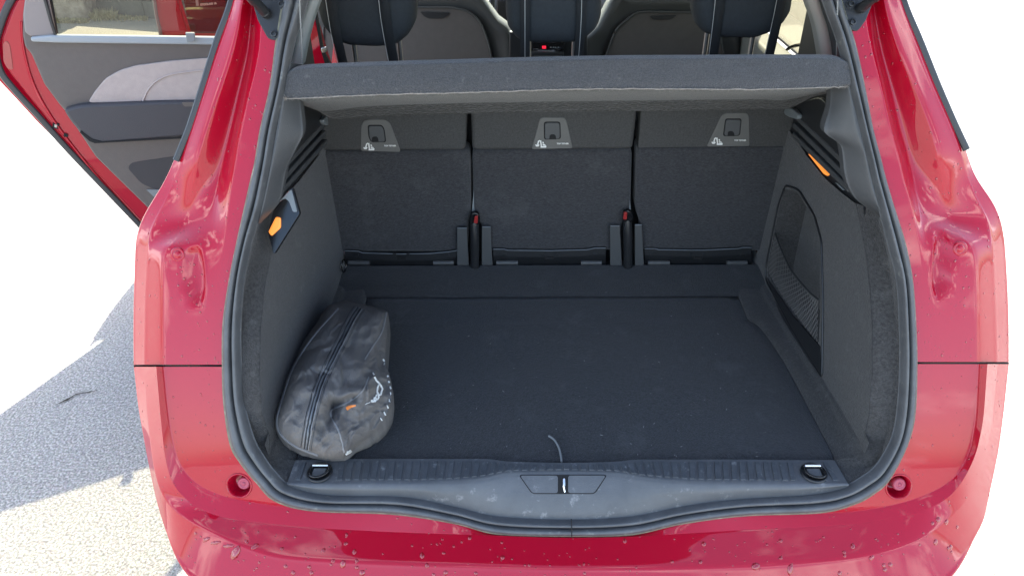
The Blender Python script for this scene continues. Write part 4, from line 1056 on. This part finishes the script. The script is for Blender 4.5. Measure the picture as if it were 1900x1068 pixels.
# door glass and window frame above
gp = [bp(x, y, DP(.005)) for x, y in ((98,66),(430,70),(520,72))]
tl_ = [gp[0] + Vector((0, 0, .50)) + d1*-.12, gp[1] + Vector((0, 0, .54)), gp[2] + Vector((0, 0, .54))]
link('door_glass', grid_bm([[gp[0], tl_[0]], [gp[1], tl_[1]], [gp[2], tl_[2]]]), TGLASS, ld)
fr = [bp(95, 62, DP(.01)), bp(84, 0, DP(.01)), bp(72, -60, DP(.01)), tl_[0]+Vector((0, 0, .02)), tl_[1]+Vector((0, 0, .02)), tl_[2]+Vector((0, 0, .02)), H1+Vector((0, 0, 1.02))]
link('window_frame', tube_bm(fr, .022, 8, flat=(n1d, .7)), BLKP, ld)
link('window_frame_edge', tube_bm([bp(x, y, DP(.05)) for x, y in ((82,-40),(84,0),(95,40),(103,64))], .006, 8), BLKP, ld)
# front door, further forward
H2, d2, n2d = door_plane((-.86, 3.0, 0), R(64))
def DP2(off=0): return PL(H2 + n2d*off, n2d)
fd = empty('front_door', (-.86, 3.0, .3), parent=car); fd['label'] = 'open left front door seen through the rear door window'
def fplate(name, px, off, thick, m, r=0, bevel=0): return plate(name, px, DP2(off), thick, m, fd, n=n2d, bevel=bevel, r=r)
fplate('door_frame_post', [(282,-40),(318,-40),(352,70),(362,120),(310,120),(292,40)], .0, .04, PAINT, bevel=.006)
fplate('frame_bead', [(318,-40),(324,-40),(358,70),(352,70)], .01, .03, PAINT, bevel=.003)
link('frame_rubber', tube_bm([bp(x, y, DP2(.012)) for x, y in ((280,-40),(290,30),(304,90))], .008, 6), DIM, fd)
fplate('door_shell', [(300,66),(352,60),(480,60),(640,70),(640,280),(560,330),(400,300),(330,180)], .0, .04, PAINT, bevel=.006)
fplate('door_glass', [(330,-60),(480,-60),(480,62),(352,62)], .005, .004, TGLASS)
fplate('wing_mirror', [(344,20),(352,18),(440,17),(445,24),(440,32),(376,34),(366,38),(358,34)], -.10, .06, mat('mirror_face', (.62, .70, .60), rough=.2), r=3, bevel=.004)
fplate('mirror_housing', [(330,36),(440,36),(440,70),(372,66),(345,50)], -.11, .05, GLOSSB, r=4, bevel=.006)
fplate('mirror_shell', [(376,-40),(440,-40),(440,48),(382,48),(376,30)], -.16, .04, MATS['inner_red'], r=4, bevel=.006)
fplate('frame_strut', [(360,-20),(366,-20),(369,11),(364,12)], .012, .01, GREYP)
p0 = bp(372, 11, DP2(.012)); p1 = bp(402, 11.4, DP2(.012))
to = text_mesh('STOCLASS 1R', (p1-p0).length/5.9, .0005, .0006); to.parent = fd
to.location = p0 - LOC[fd.name]; to.rotation_euler = (R(90), 0, math.atan2(-d2.y, -d2.x))
# shell of the front door's inner trim behind the left front seat
plate('front_door_trim', [(628,88),(720,88),(735,140),(740,260),(620,260)], Y(2.35), .03, DOORI if False else mat('front_trim_taupe', (.20, .18, .165), rough=.6), fd, bevel=.005)
plate('speaker_grille', [(650,91),(666,90),(672,100),(676,140),(652,140)], Y(2.315), .006, BLKP, fd, r=4)
for k in range(4): plate('grille_bar', [(654,98+k*9),(670,97+k*9),(671,99+k*9),(654,100+k*9)], Y(2.305), .004, DOORT, fd)
# body edges seen through the rear door opening, left of the first head restraint
plate('door_opening_panel', [(566,30),(582,24),(594,60),(604,96),(616,130),(560,130),(563,90)], Y(1.20), .03, PAINT, car, bevel=.008)['label'] = 'red door-opening edge seen between pillar and head restraint'
plate('opening_rubber', [(582,18),(586,18),(600,95),(618,130),(606,130),(594,90)], Y(1.17), .012, DARK, car)
plate('opening_sill_panel', [(619,76),(624,80),(632,126),(614,126)], Y(1.9), .02, PAINT, car, bevel=.004)
plate('striker_block', [(595,90),(604,88),(606,97),(598,99)], Y(1.15), .012, STEEL, car, bevel=.002)

# lint and crumbs on the carpet
bm = bmesh.new()
for k in range(150):
    p = bp(random.uniform(700, 1520), random.uniform(500, 850), Z(.6245 if True else 0))
    if abs(p.x) > .46: continue
    r = random.uniform(.0004, .0013); a = random.uniform(0, 6.3)
    tube_bm([p, p + Vector((math.cos(a), math.sin(a), .1))*r*random.uniform(1, 5)], r*.6, 4, bm)
li = link('lint', bm, mat('lint_grey', (.26, .26, .25), rough=1), car, smooth=False); li['kind'] = 'stuff'
pc_ = bp(1835, 601, Yo(.035)); link('bright_drop_disc', lathe_bm([(.004, -.003), (.004, .001), (.001, .002)], pc_, NO, 14), WHITE, car)  # added white disc standing in for one bright water drop
# ---- water drops on the paintwork
bvs = [bvh_of(BUMP), bvh_of(QL), bvh_of(QR)]
bm = bmesh.new()
ico = bmesh.new(); bmesh.ops.create_icosphere(ico, subdivisions=2, radius=1); IV = [v.co.copy() for v in ico.verts]; IF = [[v.index for v in f.verts] for f in ico.faces]; ico.free()
def drop(p, n, r, el=1.0, ang=0, flat=.45):
    w = Vector((0, 0, 1)); s = n.cross(w).normalized(); t = s.cross(n).normalized()
    s, t = s*math.cos(ang)+t*math.sin(ang), t*math.cos(ang)-s*math.sin(ang)
    vs = []
    for v in IV:
        k = 1 + .16*noise.noise(v*1.3 + p*300)
        vs.append(bm.verts.new(p + (s*v.x + t*v.y*el)*r*k + n*max(v.z, -.15)*r*flat))
    for f in IF:
        try: bm.faces.new([vs[i] for i in f])
        except ValueError: pass
def scatter(n, x0, y0, x1, y1, rmin, rmax, el=(1, 1.5), cond=None):
    for k in range(n):
        x, y = random.uniform(x0, x1), random.uniform(y0, y1)
        if cond and not cond(x, y): continue
        best = None
        for b in bvs:
            p, nn = hit(b, x, y)
            if p and (best is None or (p-CAM).length < (best[0]-CAM).length): best = (p, nn)
        if not best: continue
        q = SBV.ray_cast(CAM, ray(x, y).normalized())
        if q[0] is not None and (q[0]-CAM).length < (best[0]-CAM).length: continue
        r = rmin + (rmax-rmin)*random.random()**3
        drop(best[0], best[1], r, random.uniform(*el), random.uniform(-.4, .4))
SBV = bvh_of(seal)
scatter(560, 250, 0, 520, 680, .0007, .0025)
scatter(560, 1590, 0, 1870, 680, .0007, .0025)
scatter(150, 250, 680, 500, 940, .0008, .0022)
scatter(110, 1600, 680, 1870, 940, .0008, .0022)
scatter(60, 380, 940, 1760, 1000, .001, .003, el=(.5, 1))
scatter(170, 320, 985, 1780, 1068, .0014, .0046, el=(.8, 1.5))
for (x, y, r, e, a) in ((437,1025,.0085,2.0,.5),(424,1012,.004,3.2,1.4),(400,1006,.004,3.0,1.3),(383,1000,.004,2.4,.9),(530,1050,.0045,1.0,0),(544,1062,.005,1,0),(618,1040,.0045,1,.0),(636,1046,.006,1.5,.2),(578,1062,.005,1,0),(672,1062,.006,1.2,.8),(473,1013,.005,1.8,1.2),(600,1020,.004,1.3,.9),(1466,1056,.0065,1.8,.1),(1402,1050,.0065,1.4,1.3),(1741,963,.0052,1.2,0),(1756,968,.0052,1.2,.3),(1736,1005,.0055,1.2,.2),(1764,1014,.005,1,.2),(1640,1048,.0045,1,0),(1652,1047,.005,1,0),(1642,1056,.005,1,0),(1730,970,.004,1,0),(1776,977,.004,1,0),(1617,1034,.0045,1.6,1.1),(1558,1063,.0045,1.2,0)):
    p, nn = hit(bvs[0], x, y)
    if p: drop(p, nn, r*.95, e, a, flat=.34)
dr = link('water_drops', bm, WATER, car, keep=True); dr['kind'] = 'stuff'; dr['label'] = 'rain drops lying on the red paintwork'

# ---- a loose cord end on the boot floor
cord = [(1018,808),(1028,815),(1036,828),(1040,842),(1042,856)]
co = link('cord', tube_bm(catmull([bp(x, y, Z(.6275)) for x, y in cord], 24), .0022, 8), MATS['cord_grey'])
tag(co, 'short black cord curling onto the carpet behind the middle of the sill', 'cord')

# ================================================================== the bag
bag = empty('bag', (-.36, .25, .622), 'crumpled grey nylon sports bag with a long zip, against the left boot wall', 'bag')
# rows down the bag: left and right px of its outline
BL = [(606,578),(600,576),(588,598),(566,628),(548,665),(531,700),(519,740),(510,775),(513,800),(528,818),(552,834),(580,845),(612,851)]
BR = [(640,557),(712,574),(719,592),(716,635),(715,668),(724,700),(728,722),(724,748),(712,776),(692,802),(668,822),(650,838),(636,850)]
BL[0] = (609,566); BL[1] = (598,580)
NRB = 200; NCB = 150
bl2 = catmull([Vector((a, b, 0)) for a, b in BL], NRB); br2 = catmull([Vector((a, b, 0)) for a, b in BR], NRB)
def dent(px, py, cx, cy, sx, sy, ang=0):
    dx, dy = px-cx, py-cy; c, s = math.cos(ang), math.sin(ang)
    u, v = (dx*c+dy*s)/sx, (-dx*s+dy*c)/sy; return math.exp(-(u*u+v*v))
def crease(px, py, a, b, w):
    ax, ay = a; bx, by = b; L2 = (bx-ax)**2+(by-ay)**2; t = max(0, min(1, ((px-ax)*(bx-ax)+(py-ay)*(by-ay))/L2))
    return math.exp(-((px-ax-t*(bx-ax))**2+(py-ay-t*(by-ay))**2)/(w*w))
seam_r = [(716,578),(700,632),(684,668),(683,700),(670,735),(648,750),(617,760),(626,790),(640,822),(640,850)]   # edge between top and right side
def seam_x(py):
    if py < 700:
        for a, b in zip(seam_r[:4], seam_r[1:4]):
            if a[1] <= py <= b[1]: return a[0]+(b[0]-a[0])*(py-a[1])/(b[1]-a[1])
        return 683
    return 683
SEAMP = [(540,714),(575,712),(600,706),(640,690),(668,682),(700,681),(722,672),(742,652),(760,630),(775,622),(800,634),(825,640),(860,640)]
def seam_at(py):
    for a, b in zip(SEAMP, SEAMP[1:]):
        if a[0] <= py <= b[0]: return a[1]+(b[1]-a[1])*(py-a[0])/(b[0]-a[0])
    return 640
def bag_lr(py):
    b = min(range(NRB), key=lambda i: abs((bl2[i].y+br2[i].y)/2-py)) if False else max(0, min(NRB-1, int((py-564)/(851-564)*(NRB-1))))
    return bl2[b].x, br2[b].x
def bag_h(px, py, u):
    L_, R_ = bag_lr(py); us = max(.3, min(.92, (seam_at(py)-L_)/(R_-L_)))
    rise = 1-math.exp(-u/.07) if u > 0 else 0
    if u <= us: f = 1
    else: f = 1-.96*((u-us)/(1-us))**1.15
    k_ = math.exp(-((u-us)/.035)**2)*.05                       # rounded edge along the piping
    h = (.088 + .022*math.sin(math.pi*min(1, u/max(.01, us))))*rise*(f-k_) if 0 < u < 1 else 0
    h -= .030*dent(px, py, 621, 752, 17, 17)                       # the pinch where the seams meet
    h -= .016*crease(px, py, (621,752), (655,738), 8)
    h -= .006*crease(px, py, (668,590), (650,640), 6); h += .006*crease(px, py, (655,600), (632,650), 7)
    h -= .006*crease(px, py, (600,640), (570,650), 5); h -= .006*crease(px, py, (588,790), (600,820), 6)
    h -= .007*crease(px, py, (700,760), (655,790), 7); h += .006*crease(px, py, (712,735), (668,770), 7)
    h -= .020*crease(px, py, (612,745), (640,700), 10)*0
    h -= .018*crease(px, py, (618,765), (590,808), 11)
    h += .010*crease(px, py, (628,738), (668,722), 9)
    h -= .012*crease(px, py, (676,640), (668,672), 11)
    h -= .010*crease(px, py, (700,630), (684,690), 8)
    h += .007*crease(px, py, (552,694), (596,676), 10)
    h -= .009*crease(px, py, (548,703), (600,690), 8)
    h -= .007*crease(px, py, (560,660), (590,640), 9)
    h -= .006*crease(px, py, (540,770), (570,740), 12)
    h += .006*crease(px, py, (628,690), (672,680), 12)
    h -= .008*crease(px, py, (640,770), (655,830), 7)
    q = Vector((px*.032+py*.008, py*.026, 1.7)); w_ = Vector((noise.noise(q*1.3), noise.noise(q*1.3+Vector((7, 0, 0))), 0))
    h += .011*noise.noise(q) + .0075*(.5-abs(noise.noise(q*1.5+w_*.9))*2) + .0016*(.5-abs(noise.noise(q*3.3+w_*1.4))*2)
    return h
rows = []; PXM = []
for i in range(NRB):
    L, Rr = bl2[i], br2[i]; row = []; pr_ = []
    for j in range(NCB):
        u = .5-.5*math.cos(math.pi*j/(NCB-1))
        px = L.x+(Rr.x-L.x)*u; py = L.y+(Rr.y-L.y)*u
        v = (py-560)/290
        zs = .70 + .035*(1-v) - .055*max(0, (v-.55)/.45)**1.5
        base = bp(px, py, Z(zs)); d = (CAM-base).normalized()
        e = math.sin(math.pi*min(1, max(0, i/(NRB-1))))**.30
        row.append(base + d*bag_h(px, py, u)*e*(.55+.45*e))
    rows.append(row)
bm = bmesh.new(); grid_bm(rows, bm)
# underside: drop each outline point to the floor with an inset
outl = rows[0] + [r[-1] for r in rows[1:-1]] + rows[-1][::-1] + [r[0] for r in rows[1:-1]][::-1]
c = sum(outl, Vector())/len(outl); c.z = .625
lay = [outl]
for s, zf in ((1.0, .72), (.98, .45), (.94, .2), (.86, .03), (.7, 0)):
    lay.append([Vector((c.x+(p.x-c.x)*s + .004*(1-zf), c.y+(p.y-c.y)*s, .625+(p.z-.625)*zf)) for p in outl])
grid_bm([l + [l[0]] for l in lay], bm); bm.faces.new([bm.verts.new(p) for p in lay[-1]])
bmesh.ops.remove_doubles(bm, verts=bm.verts, dist=5e-5); bmesh.ops.recalc_face_normals(bm, faces=bm.faces)
body = link('bag_body', bm, NYLON, bag, keep=True)
BB = bvh_of(body)
zipl = [(667,572),(655,590),(640,620),(624,652),(606,688),(594,715),(585,745),(576,780),(571,810),(568,832)]
zp = [(v.x, v.y) for v in catmull([Vector((a, b, 0)) for a, b in zipl], 60)]
link('zip_tape', drape_ribbon(BB, zp, lambda t: 11-2*t, .0012), ZIPM, bag)
def shift(pl_, dx): return [(x+dx, y+dx*.35) for x, y in pl_]
SEAMC = mat('zip_stitching', (.21, .21, .215), rough=.6)
for dx, w, m_ in ((-5.2, 1.2, SEAMC), (4.9, 1.2, SEAMC), (0, 2.2, mat('zip_teeth', (.12, .13, .14), rough=.35)), (-2.6, .9, DARK), (2.5, .9, DARK), (-9.5, .8, ZIPM), (9.2, .8, ZIPM)):
    link('zip_line', drape_ribbon(BB, shift(zp, dx), w, .0020 if dx == 0 else .0017), m_, bag)
link('piping', drape_ribbon(BB, [(v.x, v.y) for v in catmull([Vector((a, b, 0)) for a, b in [(716,580),(708,615),(690,645),(676,668)]], 30)], 2.2, .002), SEAMC, bag)
link('piping', drape_ribbon(BB, [(v.x, v.y) for v in catmull([Vector((a, b, 0)) for a, b in [(684,700),(674,722),(656,740),(634,752),(615,760),(614,772),(624,790),(633,815),(638,838)]], 50)], 2.4, .002), SEAMC, bag)
link('piping', drape_ribbon(BB, [(v.x, v.y) for v in catmull([Vector((a, b, 0)) for a, b in [(628,572),(606,596),(585,620),(560,655),(541,690),(524,740),(514,782),(524,808),(550,828),(590,844)]], 60)], 2.0, .002), SEAMC, bag)
# printed script on the side: a tall looped letter, small letters, underline, orange flash, side lettering
bm = bmesh.new()
for pl_, w in (([(692,692),(694,696)], 1.4), ([(694,699),(698,706),(702,710),(706,715),(709,721)], 1.6), ([(703,711),(700,718),(699,727),(702,732),(706,733)], 1.6), ([(709,721),(707,727),(706,733)], 2.6),
               ([(700,728),(702,737),(699,742)], 2.4), ([(698,732),(696,738),(699,742)], 2.0), ([(694,737),(693,741),(697,744)], 2.4), ([(689,742),(690,745),(696,744)], 2.6), ([(686,746),(681,748),(677,750)], 1.3)):
    drape_ribbon(BB, pl_, w, .0022, bm, step=1.5)
link('white_script', bm, WHITE, bag)
link('orange_flash', drape_ribbon(BB, [(644,758),(649,755),(654,753),(660,751)], lambda t: 5.5-4*t, .0022, step=1.5), ORANGE, bag)
bm = bmesh.new()
for pl_ in ([(710,666),(713,671)], [(713,674),(712,678)], [(718,697),(720,699)], [(720,707),(722,710)], [(723,717),(725,722)], [(724,728),(725,733)], [(722,740),(723,746)], [(718,752),(720,757)], [(712,764),(715,770)], [(706,775),(708,779)], [(641,842),(652,836)], [(643,838),(650,834)]):
    drape_ribbon(BB, pl_, 1.5, .0022, bm, step=1.5)
link('side_lettering', bm, WHITE, bag)

# ================================================================== beyond the car, seen through the door window
wz = .0
wa = bp(160, 26, Z(0)); wb = bp(300, 36, Z(0))
wdir = (wb-wa).normalized(); wn = Vector((wdir.y, -wdir.x, 0)); wa2 = wa - wdir*.2; wb2 = wb + wdir*1.2
bw = empty('garden_wall', wa2, 'low dark concrete wall with a pale cap beyond the open door', 'wall'); bw['kind'] = 'thing'
L = (wb2-wa2).length; k = 0; u = 0
while u < L:
    w_ = .95; a = wa2 + wdir*(u+.004); b = wa2 + wdir*(min(L, u+w_)-.004)
    for z0, z1 in ((-.02, .17), (.178, .36)):
        pts = [a+Vector((0, 0, z0)), b+Vector((0, 0, z0)), b+Vector((0, 0, z1)), a+Vector((0, 0, z1))]
        link('concrete_panel', prism_bm(pts, wn, .08), WALLM, bw, smooth=False, bevel=.004)
    u += w_
link('cap_stone', prism_bm([wa2+wn*.02+Vector((0, 0, .362)), wb2+wn*.02+Vector((0, 0, .362)), wb2+wn*.02+Vector((0, 0, .42)), wa2+wn*.02+Vector((0, 0, .42))], wn, .14), CAPM, bw, smooth=False, bevel=.006)
# pale rough pillar to its left
pa = bp(86, 40, Z(0)); pb = bp(160, 38, Z(0))
pc = (pa+pb)/2; wd = (pb-pa).length
bm = bmesh.new(); bmesh.ops.create_cube(bm, size=1); bmesh.ops.subdivide_edges(bm, edges=bm.edges, cuts=22, use_grid_fill=True)
for v in bm.verts:
    v.co = Vector((pc.x + v.co.x*wd*1.9 - wd*.42, pc.y+.35 + v.co.y*.6, .45 + v.co.z*.98))
    v.co += Vector((noise.noise(v.co*9), noise.noise(v.co*9+Vector((9, 0, 0))), noise.noise(v.co*9+Vector((0, 5, 0)))))*.035 + Vector((noise.noise(v.co*30), noise.noise(v.co*30+Vector((9, 0, 0))), 0))*.012
pil = tag(link('stone_pillar', bm, STONE, keep=True), 'rough pale stone pillar at the left end of the low wall', 'pillar', kind='thing')
# dry grass and rubble at the wall's foot
bm = bmesh.new()
for k in range(2600):
    x = random.uniform(90, 275); y = random.gauss(33, 3) if x > 165 else random.uniform(36, 44)
    p = bp(x, y, Z(0)); h = random.uniform(.03, .10)*(1.3 if 170 < x < 215 else .5); a = random.uniform(0, 6.28); l = random.uniform(.2, 1.2)
    d = Vector((math.cos(a)*l, math.sin(a)*l, 1)).normalized()*h; s = Vector((-math.sin(a), math.cos(a), 0))*.004
    v = [bm.verts.new(q) for q in (p-s, p+s, p+d*.6+s*.6, p+d+Vector((0, 0, -.01)))]; bm.faces.new(v)
tag(link('dry_grass', bm, GRASSM), 'tangle of dry grass at the foot of the low wall', 'grass', kind='stuff')
